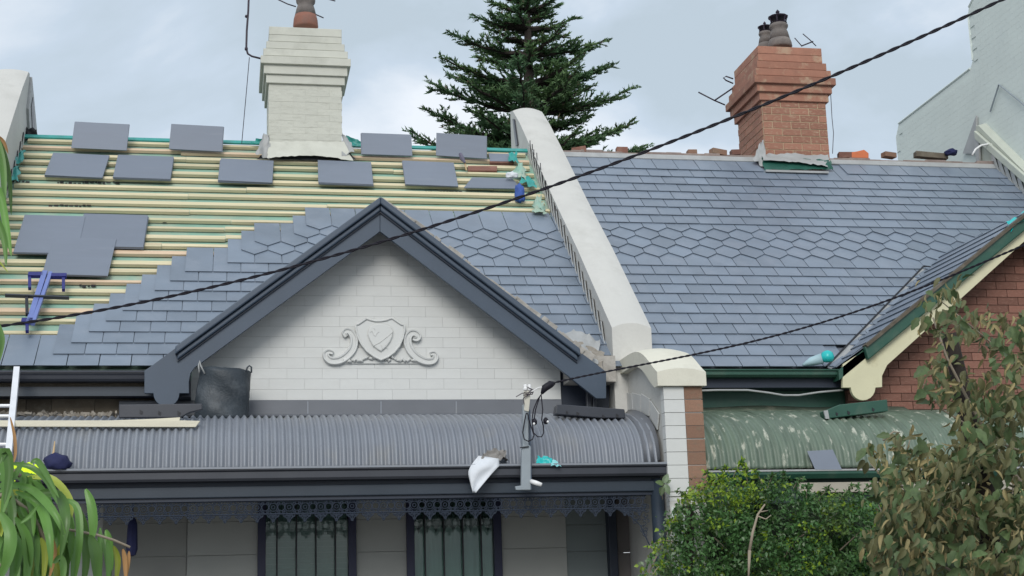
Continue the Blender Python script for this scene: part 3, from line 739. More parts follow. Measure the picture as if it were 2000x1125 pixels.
# cracked render patches on the left cheek
for i, q in enumerate(([(14.34, 3.60), (14.0, 3.56), (14.02, 3.72), (14.36, 3.80)], [(13.99, 3.55), (13.75, 3.50), (13.7, 3.66), (14.01, 3.73)], [(13.73, 3.49), (13.45, 3.42), (13.4, 3.58), (13.68, 3.67)], [(13.43, 3.40), (13.2, 3.26), (13.12, 3.40), (13.38, 3.56)])):
    mb = MB(); mb.prism([(WX0 + .006, y, z_) for y, z_ in q], (-.012, 0, 0)); mb.build('render_patch', M_LEADP, wing, bevel=.003)
capp = [(14.42, 4.085), (14.1, 4.085), (13.9, 4.075), (13.7, 4.05), (13.5, 4.00), (13.33, 3.935), (13.15, 3.855), (13.0, 3.79), (12.91, 3.745)]
def catm(P, n):
    P = [Vector((a, b, 0)) for a, b in P]; Q = []
    for tt in np.linspace(0, len(P) - 1, n):
        k = min(int(tt), len(P) - 2); s = tt - k; a, b, c, d = P[max(k - 1, 0)], P[k], P[k + 1], P[min(k + 2, len(P) - 1)]
        q = .5 * ((2 * b) + (-a + c) * s + (2 * a - 5 * b + 4 * c - d) * s * s + (-a + 3 * b - 3 * c + d) * s ** 3); Q.append((q.x, q.y))
    return Q
capp = [(14.42, 4.085), (14.0, 4.085), (13.8, 4.082), (13.6, 4.065), (13.42, 4.02), (13.26, 3.95), (13.12, 3.87), (13.0, 3.80), (12.91, 3.755)]
capp = catm(capp, 26)
capb = [(12.91, 3.628), (13.02, 3.628), (13.12, 3.68), (13.26, 3.77), (13.42, 3.86), (13.6, 3.92), (13.8, 3.945), (14.42, 3.95)]
capb = capb[:1] + catm(capb[1:], 25)
n = 8; xs = [3.828 + (4.292 - 3.828) * i / n for i in range(n + 1)]; ar = [.035 * (1 - (2 * i / n - 1) ** 2) for i in range(n + 1)]
rows = [[Vector((x, y, z_ + a)) for x, a in zip(xs, ar)] for y, z_ in capp] + [[Vector((x, y, z_)) for x in xs] for y, z_ in capb]
mb = MB(); mb.sheet(rows + [rows[0]])
for k_, s in ((0, 1), (n, -1)):
    p = [r[k_] for r in rows]; mb.add(p, [(i, (i + 1), len(p) - 2 - i, len(p) - 1 - i)[::s] for i in range(len(capp) - 2)])
    mb.add(p, [(len(capp) - 2, len(capp) - 1, len(capp), len(capp) + 1)[::s]])
M_CAP = mat('cream_render_cap', (.68, .66, .56), .75, .05, 3, .15, 60, stain=(.36, .34, .28), sfac=.3, sscale=3)
mb.build('cap', M_CAP, pw)

pl_ = thing('party_wall', 'cream party wall at the left edge with its parapet rising past the stripped roof', 'wall', (-2.7, 14, 0))
lineL = [(13.95, 4.55), (16.56, 6.936), (17.72, 8.02), (18.18, 8.40), (18.3, 8.42)]
wL = parapet(pl_, -2.93, -2.50, lineL, M_WHITE, arch=.03)
mb = MB(); mb.box((-3.3, 13.9, 0), (-2.93, 18.1, 3)); 
mb = MB(); mb.prism([(-2.51, 18.12, 7.9), (-2.51, 18.30, 8.38), (-2.51, 18.95, 7.9), (-2.51, 18.9, 7.5), (-2.51, 18.5, 7.4)], (.04, 0, 0)); mb.build('end_stop', M_LEAD, pl_)
mb = MB(); mb.prism([(-2.468, 18.3, 8.0), (-2.468, 18.42, 8.16), (-2.468, 18.8, 7.7), (-2.468, 18.6, 7.6)], (.006, 0, 0)); mb.build('recess', M_GUT, pl_)
mb = MB(); mb.prism([(-3.4, 13.9, 4.3), (-3.4, 18.2, 8.1), (-3.4, 18.2, 0), (-3.4, 13.9, 0)], (.47, 0, 0)); mb.build('outer_wall', M_CREAM, pl_)
step_flash(wL, -2.50, 16.6, 18.0, 7, M_LEADP, side=1, h=.12)
for (q, sd) in (([(28, 318), (44, 316), (48, 292), (36, 300)], 1), ([(22, 350), (34, 352), (40, 322), (28, 326)], 4)):
    rag('torn_membrane', [roof(a, b, .07) for a, b in q], M_TEAL, wL, 5, 6, .02, sd, .02)

pr_ = thing('party_wall', 'grey green party wall with sloping parapet at the right edge below the tall wall', 'wall', (10.6, 16, 0))
lineR = [(13.95, 4.3), (15.5, 5.62), (17.26, 7.17), (18.30, 8.16), (18.38, 8.18)]
M_PWR = mat('green_grey_render', (.50, .53, .46), .75, .06, 3, .12, 60, stain=(.30, .33, .29), sfac=.35, sscale=2)
wR = parapet(pr_, 10.30, 10.75, lineR, M_PWR, arch=.05)
step_flash(wR, 10.30, 16.2, 18.0, 12, M_LEADP, h=.22)
mb = MB(); mb.prism([(10.29, y, z_) for y, z_ in ((14.3, 4.62), (18.34, 8.10), (18.34, 7.97), (14.3, 4.49))], (-.05, 0, 0)); mb.build('coping_drip', M_PWR, wR, bevel=.01)
mb = MB(); mb.prism([(10.28, y, z_) for y, z_ in ((18.25, 7.95), (18.38, 8.0), (18.38, 7.55), (18.32, 7.5))], (-.03, 0, 0)); mb.build('end_stop', M_LEAD, wR)
mb = MB(); mb.tube([at(*p, 18.0) for p in ((1899, 303), (1905, 292), (1916, 284), (1932, 281), (1950, 286), (1966, 297), (1976, 312))], .014, 7); tag(mb.build('white_conduit', M_WHITEP, smooth=True), 'white plastic conduit arching from the ridge to the right hand party wall', 'conduit')

# tall painted brick wall behind
tall = thing('tall_building', 'tall pale painted brick building with stepped side wall behind the right roof', 'building', (10.6, 20, 0))
TX = 10.42
prof = [(16.0, 0), (16.0, 11.5), (18.25, 11.5), (18.42, 10.2), (18.50, 9.98), (18.50, 9.25), (18.62, 9.10), (20.95, 9.09), (21.10, 8.95), (21.10, 0)]
prof = [(16.0, 0), (16.0, 12.5), (18.10, 12.5), (18.10, 10.18), (18.46, 10.02), (18.50, 9.93), (18.50, 9.22), (18.60, 9.12), (20.98, 9.10), (21.12, 8.93), (21.12, 0)]
mb = MB(); mb.prism([(TX + .01, y, z_) for y, z_ in prof], (4.0, 0, 0)); tb = mb.build('side_wall', M_PAINTW, tall)
def topz(y):
    return 12.5 if y < 18.10 else (10.10 if y < 18.46 else (9.9 if y < 18.5 else (9.08 if y < 21.0 else 8.9)))
mb = MB(); zc = 6.6; M_TB = M_PAINTW
r = 0
while zc < 12.4:      # courses of brick, too fine to pick out singly
    y = 16.3 - (r % 2) * .12
    while y < 21.1:
        if y + .24 < 21.1 and topz(y + .24) > zc + .08 and topz(y) > zc + .08:
            mb.box((TX - random.uniform(0, .0006), y + .001, zc + .0005), (TX + .02, y + .239, zc + .0852))
        y += .24
    zc += .086; r += 1
tag(mb.build('brick_courses', M_PAINTW, tall), kind='stuff')
mb = MB()
for a, b in (((18.10, 12.5), (18.10, 10.18)), ((18.50, 9.93), (18.50, 9.22)), ((18.60, 9.13), (20.98, 9.11)), ((18.12, 10.18), (18.46, 10.02))):
    mb.tube([(TX + .01, *a), (TX + .01, *b)], .018, 6)
mb.build('edge_render', M_PAINTW, tall)
mb = MB(); mb.tube([atx(p[0], p[1], TX - .03) for p in ((1934, 218), (1951, 165), (1990, 196), (2010, 215))], .012, 5); mb.build('conduit', M_GREYP, tall)
mb = MB(); mb.prism([atx(p[0], p[1], TX - .04) for p in ((1880, 300), (1906, 226), (1906, 300))], (.03, 0, 0)); mb.build('flue_panel', M_LEAD, tall)

# ------------------------------------------------------------------ brick house on the right
RX0, RX1 = 4.172, 10.30
bh = thing('terrace_house', 'red brick terrace house with new slate roof, cream and green gable and green curved verandah', 'house', (7.2, 14.4, 0))
URR = 5.16; pr = rp(0, URR, -.012)
mb = MB(); deck(mb, RX0 - .02, RX1 + .02, [(RX0 - .02, 6.27)], pr)
rr = mb.build('roof', M_SLATE2, bh)
# gable geometry from its front edge
ga, gb = at(1689, 677, 13.93), at(1966, 449, 13.93); TG2 = (gb.z - ga.z) / (gb.x - ga.x)
XA2 = 8.34; ZA2 = ga.z + TG2 * (XA2 - ga.x)
tiles = []; ubs = [.2135 * i for i in range(16)] + [3.20 + .2225 * k for k in range(1, 8)]
for i, ub in enumerate(ubs):
    L = min(TL, URR + .0 - ub); hexr = 11 <= i <= 14
    if L < .1: continue
    x = RX0 - .10 + (TW / 2 if i % 2 else 0)
    while x < RX1 + .1:
        p = rp(x, ub); q = rp(x, ub + .05)
        zg = ZA2 - TG2 * abs(x - XA2) - .02
        c = proj(p)
        if not (zg > q.z + .20) and not (x > 6.2 and ub < .42):
            imp = 1 if in_view(p, 20) and in_view(rp(x, ub + .2), 20) else 0
            if imp: imp = 10 - .3 * i * .2 + (0 if L > .25 else -5) - abs(x - 6) * .1
            if 1480 < c[0] < 1640 and i == 22: x += TW; continue
            tiles.append((SL_HEX if hexr else SL_FULL, tile_matrix(p, Vector((1, 0, 0)), U_R, N_R, L=L, jit=.8), imp))
        x += TW
n_right = lay(rr, tiles)
# ridge: lead strip with old bedding mortar behind it
mb = MB(); mb.prism([rp(RX0, URR - .07, .035), rp(RX0, URR + .02, .055), rp(RX0, URR + .02, .02), rp(RX0, URR - .07, .02)], (RX1 - RX0, 0, 0)); mb.build('ridge_lead', M_LEAD, rr)
mb = MB(); x = RX0
while x < RX1:
    L_ = random.uniform(.10, .35); h_ = random.uniform(.055, .085); p = rp(x, URR + .06, 0)
    mb.box((x, p.y - .05, p.z - .06), (x + L_ + .01, p.y + .12, p.z + h_ - .02)); x += L_
M_RM = mat('pinkish_bedding_mortar', (.26, .205, .185), .95, .2, 8, .5, 40, stain=(.40, .35, .31), sfac=.6, sscale=5)
mb.build('bedding_mortar', M_RM, rr, bevel=.012)

# its gable: little slate slope facing left
mb = MB(); hw2 = XA2 - 6.06
mb.prism([(XA2 - hw2, 14.0, ZA2 - .03 - TG2 * hw2), (XA2, 14.0, ZA2 - .03), (XA2 + hw2 - .3, 14.0, ZA2 - .03 - TG2 * (hw2 - .3)), (XA2 + hw2 - .3, 14.0, ZA2 - .13 - TG2 * (hw2 - .3)), (XA2, 14.0, ZA2 - .13), (XA2 - hw2, 14.0, ZA2 - .13 - TG2 * hw2)], (0, 2.4, 0))
gr = mb.build('gable_roof', M_GREEN, bh)
ag = math.atan(TG2); eu = Vector((math.cos(ag), 0, math.sin(ag))); en = Vector((-math.sin(ag), 0, math.cos(ag))); exg = Vector((0, -1, 0))
org = Vector((6.06, 13.99, ZA2 - .03 - TG2 * (XA2 - 6.06)))
SL_G = slate_mesh(M_SLATE, gap=.004); tg_ = []
gl = (XA2 - 6.06) / math.cos(ag)
for i in range(int(gl / .2135) + 1):
    ub = .2135 * i
    if ub > gl - .05: break
    L = min(TL, gl - ub)
    for j in range(-1, 9):
        yy = j * TW + (TW / 2 if i % 2 else 0) + TW / 2
        p = org + eu * ub - exg * yy + en * .0
        if yy < TW * .4: p = org + eu * ub - exg * (TW / 2)
        if j == -1 and i % 2 == 0: continue
        zmain = EZ + (p.y - EY) * TP
        if p.z > zmain - .18: tg_.append((SL_G, tile_matrix(p, exg, eu, en, L=L, jit=.4), 1))
lay(gr, tg_)
# valley lead
mb = MB(); V = lambda x, h=0: Vector((x, EY + (x - 6.08) * TG2 / TP + (ZA2 - .03 - TG2 * (XA2 - 6.08) - EZ) / TP, 0))
def vpt(x, dx, h):
    zz = ZA2 - .03 - TG2 * (XA2 - x); y = EY + (zz - EZ) / TP
    return Vector((x + dx, y, zz + h))
g_ = [[vpt(x, -.065, .055), vpt(x, -.05, .045), vpt(x, 0.0, .03), vpt(x, .07, .085)] for x in np.linspace(6.05, 8.05, 14)]
mb.sheet(g_); mb.build('valley_flashing', M_LEAD, gr, solid=.006)
mb = MB(); mb.tube([vpt(x, -.07, .062) for x in np.linspace(6.05, 8.05, 12)], .012, 5); mb.build('valley_edge', M_BLACK, gr)
mb = MB(); mb.tube([vpt(8.05, -.07, .062), vpt(8.05, .08, .06) + Vector((.12, 0, -.03))], .012, 5); mb.build('valley_end', M_BLACK, gr)
# gable boards
bgl = MB()
v = lambda x, d: ZA2 - d - TG2 * (XA2 - x)
mb = MB(); mb.prism([(XA2, 13.93, ZA2), (XA2, 13.93, ZA2 - .16), (ga.x + .03, 13.93, v(ga.x + .03, .16)), (ga.x + .0, 13.93, v(ga.x, .0))], (0, .07, 0))
foot = [(1689, 684), (1646, 711), (1646, 757), (1662, 757)] + [(1686 - 24 * math.cos(a), 757 + 25 * math.sin(a)) for a in np.linspace(0.05, PI - .05, 11)] + [(1710, 757), (1723, 756), (1723, 734), (1733, 713), (1753, 695)]
p_low = at(1753, 695, 14.0); p_l2 = at(1995, 493, 14.0); sl = (p_l2.z - p_low.z) / (p_l2.x - p_low.x)
barge = MB(); P_ = [at(a, b, 14.0) for a, b in foot] + [Vector((XA2, 14.0, ZA2 - .27)), Vector((XA2, 14.0, ZA2 - .12)), Vector((at(1705, 700, 14.0).x, 14.0, v(at(1705, 700, 14.0).x, .12)))]
barge.prism(P_, (0, .045, 0)); bb = barge.build('bargeboard', M_CREAM, bh, bevel=.003)
mb.build('green_moulding', M_GREEN, bb, bevel=.015)
mb = MB(); mb.prism([(XA2, 13.90, ZA2 + .015), (XA2, 13.90, ZA2 - .02), (ga.x + .02, 13.90, v(ga.x + .02, .02)), (ga.x, 13.90, v(ga.x, -.015))], (0, .12, 0)); mb.build('capping', M_BOARD, bb)
# mirrored half, beyond the right edge of the photograph
mb = MB(); mb.prism([(XA2 + .001, 14.0, ZA2), (XA2 + .001, 14.0, ZA2 - .27), (10.2, 14.0, ZA2 - .27 - TG2 * (10.2 - XA2)), (10.2, 14.0, ZA2 - TG2 * (10.2 - XA2))], (0, .045, 0)); mb.build('bargeboard', M_CREAM, bh)
zb2 = at(1800, 800, 14.35).z
mb = MB(); mb.prism([(6.28, 14.365, zb2 - .1), (10.2, 14.365, zb2 - .1), (10.2, 14.365, ZA2 - .1 - TG2 * (10.2 - XA2)), (XA2, 14.365, ZA2 - .1), (6.28, 14.365, ZA2 - .1 - TG2 * (XA2 - 6.28))], (0, .25, 0))
gw2 = mb.build('gable_wall', M_MORTR, bh)
UB_R = unit_brick(M_RBRICK)
def gclip2(z0, z1):
    h_ = (ZA2 - .12 - z0) / TG2
    return (max(6.285, XA2 - h_), min(10.1, XA2 + h_)) if h_ > .1 else None
bricks(gw2, 6.285, 10.1, zb2, 14.35, 24, .0865, .24, UB_R, joint=.007, depth=.06, clip=gclip2, proud=.0, jit=.004)

# eave, gutter and verandah of the brick house
xa, xb = WX1 - .02, at(1644, 720, 14.05).x
zt_, zb_ = at(1500, 721, 14.03).z, at(1500, 735, 14.03).z
mb = MB(); mb.prism([(xa, 14.02, zt_), (xa, 14.02, zt_ - .012), (xa, 14.04, zt_ - .02), (xa, 14.04, zb_ + .02), (xa, 14.07, zb_), (xa, 14.17, zb_), (xa, 14.17, zt_), (xa, 14.16, zt_), (xa, 14.16, zb_ + .01), (xa, 14.07, zb_ + .012), (xa, 14.05, zt_)], (xb - xa, 0, 0)); mb.build('eave_gutter', M_GREEN, bh)
bx('fascia', (xa, 14.16, at(1500, 757, 14.16).z), (xb + .3, 14.20, zb_ + .01), M_CHAR2, bh)
bx('soffit', (xa, 14.2, at(1500, 757, 14.16).z), (xb + .3, 14.5, at(1500, 757, 14.16).z + .015), M_CHAR2, bh)
bx('upper_wall', (xa, 14.40, 3.2), (6.285, 14.5, 3.9), M_GREEN, bh)
mb = MB(); mb.tube([at(*p, 14.1) for p in ((1368, 763), (1400, 762), (1460, 762), (1500, 767), (1530, 772), (1560, 772), (1600, 766), (1646, 762))], .011, 6); mb.build('loose_pipe', M_LEAD, bh, smooth=True)
PROF2 = [(14.33, 3.575), (14.1, 3.545), (13.85, 3.50), (13.6, 3.43), (13.38, 3.335), (13.22, 3.215), (13.12, 3.07), (13.08, 2.875)]
for k in range(8):
    xa_ = WX1 - .01 + k * .76; xb_ = min(xa_ + .76 + .05, 9.9)
    if xb_ - xa_ > .1: bullnose(xa_, xb_, [(y, z_ + .003 * (k % 2) + random.uniform(-.002, .002)) for y, z_ in PROF2], M_GRCORR, 'roof_sheet', bh, pitch=.076, amp=.010)
mb = MB(); x_ = WX1 + .0
g_ = []
for x in np.linspace(WX1, 6.9, 60): g_.append([Vector((x, 14.38, 3.64 + .01 * math.sin(x * 5))), Vector((x, 14.25, 3.585)), Vector((x, 14.02 + .04 * math.sin(x * 3.1), 3.535 + .008 * math.sin(x * 7)))])
mb.sheet(g_); mb.build('top_flashing', mat('lichened_flashing', (.085, .12, .085), .8, .25, 5, .4, 30, stain=(.30, .31, .24), sfac=.7, sscale=9, stretch=(1, .5, 1)), bh, smooth=True, solid=.003)
zg2 = at(1640, 921, 13.02).z
mb = MB(); mb.prism([(WX1, 13.0, zg2 + .01), (WX1, 13.0, zg2 - .02), (WX1, 13.03, zg2 - .06), (WX1, 13.12, zg2 - .06), (WX1, 13.12, zg2 - .05), (WX1, 13.04, zg2 - .05), (WX1, 13.015, zg2 + .01)], (5.6, 0, 0)); mb.build('verandah_gutter', M_GREEN, bh)
bx('gutter_lip', (WX1, 12.992, zg2 + .006), (WX1 + 5.6, 13.004, zg2 + .022), M_LEAD, bh)
bx('verandah_beam', (WX1, 13.12, zg2 - .30), (9.9, 13.18, zg2 - .04), mat('dark_green_beam', (.02, .045, .035), .6, .1, 3), bh)
bx('end_pier', (WX1 - .01, 13.1, 0), (WX1 + .09, 13.3, zg2 - .04), M_BBRICK, bh)
xx0, xx1 = at(1560, 950, 13.05).x, at(1694, 950, 13.05).x
bx('fretwork_rail', (xx0, 13.06, at(1600, 962, 13.05).z), (xx1 + 1.6, 13.1, at(1600, 942, 13.05).z), M_TAN, bh, bevel=.006)
bx('front_wall', (WX1, 14.4, 0), (10.2, 14.6, 3.3), M_MORTR, bh)
bx('verandah_post', (6.95, 13.1, 0), (7.05, 13.2, zg2 - .05), M_GREEN, bh)
# chimney of the brick house
UB_C = unit_brick(M_CHBRICK)
Lr = [(1482, 1604, 92, 107), (1482, 1604, 107, 121), (1477, 1614, 121, 135), (1473, 1623, 135, 149), (1468, 1632, 149, 163), (1475, 1624, 164, 180), (1480, 1616, 181, 197)]
ch2, DX0, DX1, _z = chimney(bh, None, 17.95, .98, Lr, (1486, 1611, 197), UB_C, M_MORT, M_CHBRICK, .0995, .265, .013, 6.9)
pot(ch2, 1524, 95, .36, .155, M_POT, M_POT, 18.25, cage=True, split=.35)
pot(ch2, 1497, 98, .27, .115, M_POT, M_POT, 18.7, cage=True, split=.35)
rag('collar', [at(1470, 312, 17.80), at(1496, 330, 17.75), at(1492, 270, 17.90), at(1484, 282, 17.95)], M_LEAD, ch2, 6, 7, .015, 2, .015)
rag('collar', [at(1490, 312, 17.72), at(1618, 326, 17.68), at(1618, 302, 17.9), at(1486, 300, 17.9)], M_LEAD, ch2, 18, 6, .010, 14, .012, sag=-.02)
rag('torn_membrane', [at(1492, 332, 17.70), at(1618, 330, 17.70), at(1620, 312, 17.8), at(1488, 308, 17.8)], M_DKG, ch2, 14, 5, .006, 15, .01)
bx('lead_tray', (at(1494, 333, 17.66).x, 17.62, at(1500, 337, 17.66).z), (at(1616, 333, 17.66).x, 17.68, at(1500, 333, 17.66).z), M_LEAD, ch2)
rag('torn_membrane', [at(1606, 330, 17.7), at(1628, 331, 17.7), at(1622, 314, 17.75), at(1616, 316, 17.75)], M_DKG, ch2, 4, 4, .012, 16, .008)

# far side filler: hidden rear of both houses keeps the sky from showing through

# ================================================================== things on the roofs
# loose slates on the battens: lower left corner, lower right corner, rise up the slope in metres, lean
LS = [((140, 290), (247, 295), .62, .10, 'leftmost slate of the top row, standing against the sky'),
      ((331, 293), (434, 298), .60, .10, 'slate standing on the ridge just left of the white chimney aerial wire'),
      ((706, 303), (804, 306), .52, .10, 'slate on the ridge just right of the white chimney'),
      ((852, 305), (950, 311), .56, .10, 'rightmost slate of the top row, with a tool leaning on it'),
      ((87, 345), (200, 350), .62, .03, 'first slate from the left in the second row'),
      ((221, 350), (333, 354), .62, .03, 'second slate from the left in the second row'),
      ((426, 356), (532, 360), .62, .03, 'slate in the second row below and left of the chimney'),
      ((622, 360), (729, 364), .62, .03, 'slate in the second row directly below the chimney'),
      ((791, 363), (894, 367), .68, .03, 'tallest slate of the second row, right of the gable apex'),
      ((26, 497), (150, 500), .86, .045, 'upper left slate of the cluster of three at the left'),
      ((150, 484), (280, 487), .76, .03, 'upper right slate of the cluster of three at the left'),
      ((83, 539), (211, 542), .80, .035, 'lowest slate of the cluster of three at the left')]
for (a, b, rise, h, lab) in LS:
    p, q = roof(*a, .012 + h * .2), roof(*b, .012 + h * .2); ex = (q - p); W_ = ex.length; ex.normalize()
    lean = .55 if h > .05 else .02 * random.random()
    eu = (U_R * math.cos(lean) + N_R * math.sin(lean)).normalized(); rise = rise * (.62 if lean > .1 else 1)
    en = ex.cross(eu).normalized(); eu = en.cross(ex)
    mb = MB()
    for k in range(3):
        dx, dy, rz = random.uniform(-.006, .006), random.uniform(-.008, .008), random.gauss(0, .006)
        M = Matrix.Translation((dx, dy, k * .009)) @ Matrix.Rotation(rz, 4, 'Z'); mb.box((-W_ / 2, 0, 0), (W_ / 2, rise, .0075), 0, M)
    me, _ = mb.mesh('loose_slate', M_SLATE2, center=False)
    o = bpy.data.objects.new('loose_slate', me); put(o, None, frame((p + q) / 2, ex, eu, en))
    tag(o, 'loose blue grey slate on the battens: ' + lab if len(lab.split()) < 9 else lab, 'slate', 'loose slates laid out on the battens')
def loose(name, quad, m, label, cat, h=.012, th=.012, group=None):
    mb = MB(); mb.prism([roof(*p, h) for p in quad], N_R * th); return tag(mb.build(name, m, None), label, cat, group)
loose('loose_slate', [(906, 368), (1018, 370), (1000, 350), (922, 348)], M_SLATE2, 'half hidden slate under the battens by the blue cloth', 'slate', group='loose slates laid out on the battens')
loose('loose_slate', [(957, 316), (1000, 317), (998, 302), (954, 301)], M_SLATE2, 'small slate piece at the top of the roof beside the party wall', 'slate', group='loose slates laid out on the battens')
def brickbat(pts, h, label, m=M_RBRICK, name='loose_brick'):
    mb = MB(); mb.prism([roof(*p, h) for p in pts], N_R * .05); return tag(mb.build(name, m, None, bevel=.004), label, 'brick', 'loose bricks')
brickbat([(913, 340), (970, 340), (970, 331), (913, 331)], -.03, 'orange brick lying between battens right of the tall loose slate')
brickbat([(956, 324), (1003, 325), (1003, 317), (956, 316)], -.03, 'orange brick between battens close to the party wall')
for k, (x0, x1, y0, y1, m, lab) in enumerate(((1119, 1146, 289, 297, M_RBRICK, 'brick bat on the ridge nearest the middle party wall'), (1205, 1226, 289, 297, M_RBRICK, 'small brick bat on the ridge under the pine branches'), (1344, 1361, 294, 300, M_BBRICK, 'brown brick bat on the ridge left of the brick chimney'), (1389, 1419, 293, 300, M_BBRICK, 'flat brick bat on the ridge close left of the chimney'), (1429, 1446, 294, 301, M_RBRICK, 'brick bat touching the foot of the brick chimney'), (1640, 1668, 299, 307, M_RBRICK, 'red tile fragment leaning on the orange tile'), (1726, 1750, 299, 305, M_BBRICK, 'brown tile fragment on the ridge right of the orange tile'), (1790, 1850, 300, 306, M_BOARD, 'dark broken slates on the ridge beside the navy bundle'))):
    mb = MB(); a, b = at(x0, y1, 18.02), at(x1, y0, 18.02); mb.box((a.x, 18.0, a.z - .01), (b.x, 18.11, b.z + .01)); o = mb.build('broken_tile', m, None, bevel=.005); o.rotation_euler = (0, random.gauss(0, .04), random.gauss(0, .2)); tag(o, lab, 'brick', 'debris along the ridge')
mb = MB(); mb.prism([at(*p, 17.98) for p in ((1664, 308), (1697, 309), (1697, 299), (1688, 292), (1676, 295), (1664, 297))], (0, .12, 0)); tag(mb.build('ridge_tile', M_ORANGE, None, bevel=.008), 'bright orange terracotta ridge tile lying right of the brick chimney', 'tile')
def blob(name, c, r, m, label, cat, seed=1, sub=3, rough=.18):
    import bmesh
    bm = bmesh.new(); bmesh.ops.create_icosphere(bm, subdivisions=sub, radius=1); rr_ = random.Random(seed); ph = [rr_.uniform(0, 6) for _ in range(6)]
    for v_ in bm.verts:
        n_ = v_.co.copy(); d = 1 + rough * (math.sin(n_.x * 5 + ph[0]) * math.sin(n_.z * 6 + ph[1]) + .6 * math.sin(n_.y * 9 + n_.x * 7 + ph[2]) + .4 * rr_.uniform(-1, 1))
        v_.co = Vector((n_.x * r[0] * d, n_.y * r[1] * d, max(n_.z, -.6) * r[2] * d))
    me = bpy.data.meshes.new(name); bm.to_mesh(me); bm.free(); me.materials.append(m); me.shade_smooth()
    o = bpy.data.objects.new(name, me); put(o, None, Matrix.Translation(c)); return tag(o, label, cat)
blob('cloth_bundle', at(1857, 298, 17.95), (.085, .08, .05), M_NAVY, 'small navy bundle lying on the right end of the ridge', 'bundle', 3)
blob('cloth_bundle', at(1015, 381, 16.9), (.06, .06, .13), mat('blue_cloth', (.05, .11, .38), .8, .2, 9, .3, 30), 'crumpled bright blue cloth on the battens against the party wall', 'cloth', 4)
blob('work_glove', at(1000, 343, 17.3), (.075, .03, .045), M_CLOTHW, 'white work glove on the battens beside the party wall', 'glove', 6)
rag_o = rag('plastic_scrap', [at(48, 274, 18.1), at(78, 272, 18.1), at(64, 256, 18.2), at(44, 246, 18.2)], M_BLACK, None, 8, 7, .03, 12, .025); tag(rag_o, 'torn black plastic at the top left corner of the stripped roof', 'plastic')
# hammer
hm = thing('hammer', 'hammer with dark head and pale handle leaning on the rightmost top slate', 'hammer', at(903, 310, 17.5))
mb = MB(); mb.tube([roof(899, 301, .16), roof(903, 310, .14), roof(908, 318, .12)], [.024, .03, .012], 7); mb.build('head', M_PURP, hm)
mb = MB(); mb.tube([roof(907, 314, .12), roof(911, 333, .05)], [.013, .010], 6); mb.build('handle', M_HAMH, hm)

# blue roof bracket
rb = thing('roof_bracket', 'blue steel roofing bracket hooked on the battens at the far left', 'bracket', roof(75, 640, .05))
def bar(par, p, q, w_, m, h=.10, th=.035, nm='bar'):
    a, b = roof(*p, h), roof(*q, h); e = (b - a); L_ = e.length; e.normalize(); s_ = e.cross(N_R).normalized()
    mb = MB(); mb.box((-w_ / 2, 0, -th / 2), (w_ / 2, L_, th / 2)); me, _ = mb.mesh(nm, m, center=False); o = bpy.data.objects.new(nm, me); return put(o, par, frame(a, s_, e, s_.cross(e)))
bar(rb, (56, 631), (88, 531), .05, M_BLUE, .12); bar(rb, (64, 633), (99, 533), .035, M_BLUE, .12); bar(rb, (55, 537), (84, 537), .075, M_BLUED, .12); bar(rb, (100, 539), (130, 539), .065, M_BLUED, .12)
bar(rb, (58, 540), (58, 564), .03, M_BLUED, .11); bar(rb, (124, 543), (124, 567), .03, M_BLUED, .11); bar(rb, (42, 627), (64, 627), .07, M_BLUED, .12); bar(rb, (53, 628), (53, 648), .03, M_BLUED, .1); bar(rb, (52, 580), (53, 615), .03, M_BLACK, .13, nm='hook'); bar(rb, (10, 577), (135, 582), .018, M_GUT, .14, nm='crossbar')

# ladder
ld = thing('ladder', 'white aluminium ladder leaning on the eave at the left edge', 'ladder', at(-20, 1020, 12.3))
A_, B_ = at(33, 722, 13.93), at(5, 1012, 12.32); d_ = (B_ - A_); A_ = A_ - d_ * .0; Bf = A_ + d_ * (A_.z / (A_.z - B_.z))
for off in (0, -.42):
    mb = MB(); o3 = Vector((off, 0, 0)); s_ = .026
    e = (Bf - A_).normalized(); n_ = Vector((1, 0, 0)); b_ = e.cross(n_).normalized()
    pts = [A_ + o3 + n_ * i + b_ * j for i, j in ((-s_, -.035), (s_, -.035), (s_, .035), (-s_, .035))]; mb.prism(pts, Bf - A_); mb.build('rail', M_ALU, ld)
for k in range(13):
    t = .055 + k * .072; c = A_.lerp(Bf, t)
    if k == 0: c = A_.lerp(Bf, .10 * 1.0)
    mb = MB(); mb.tube([c, c + Vector((-.42, 0, 0))], .016, 8); mb.build('rung', M_ALU, ld)

# timber boards on the verandah roof
def plank(p, q, w_, th, m, Yp, name='timber_board'):
    a, b = at(*p, Yp), at(*q, Yp); mb = MB(); mb.prism([a, b, b + Vector((.02, 0, w_)), a + Vector((0, 0, w_))], (0, th, 0)); return mb.build(name, m, None, bevel=.003)
mb = MB(); YB1 = sheet_y(834) - .05; mb.prism([at(*p, YB1) for p in ((-60, 833), (382, 834), (391, 822), (356, 821), (-60, 821))], (0, .06, 0)); tag(mb.build('timber_board', M_TIMB, None, bevel=.003), 'long cream painted board lying along the top of the grey verandah roof', 'board', 'boards on the verandah roof')
mb = MB(); mb.prism([at(*p, YB1 + .08) for p in ((190, 822), (350, 822), (352, 815), (300, 818))], (0, .06, 0)); tag(mb.build('timber_board', M_TIMB, None, bevel=.002), 'short pale board behind the long cream board on the verandah roof', 'board', 'boards on the verandah roof')

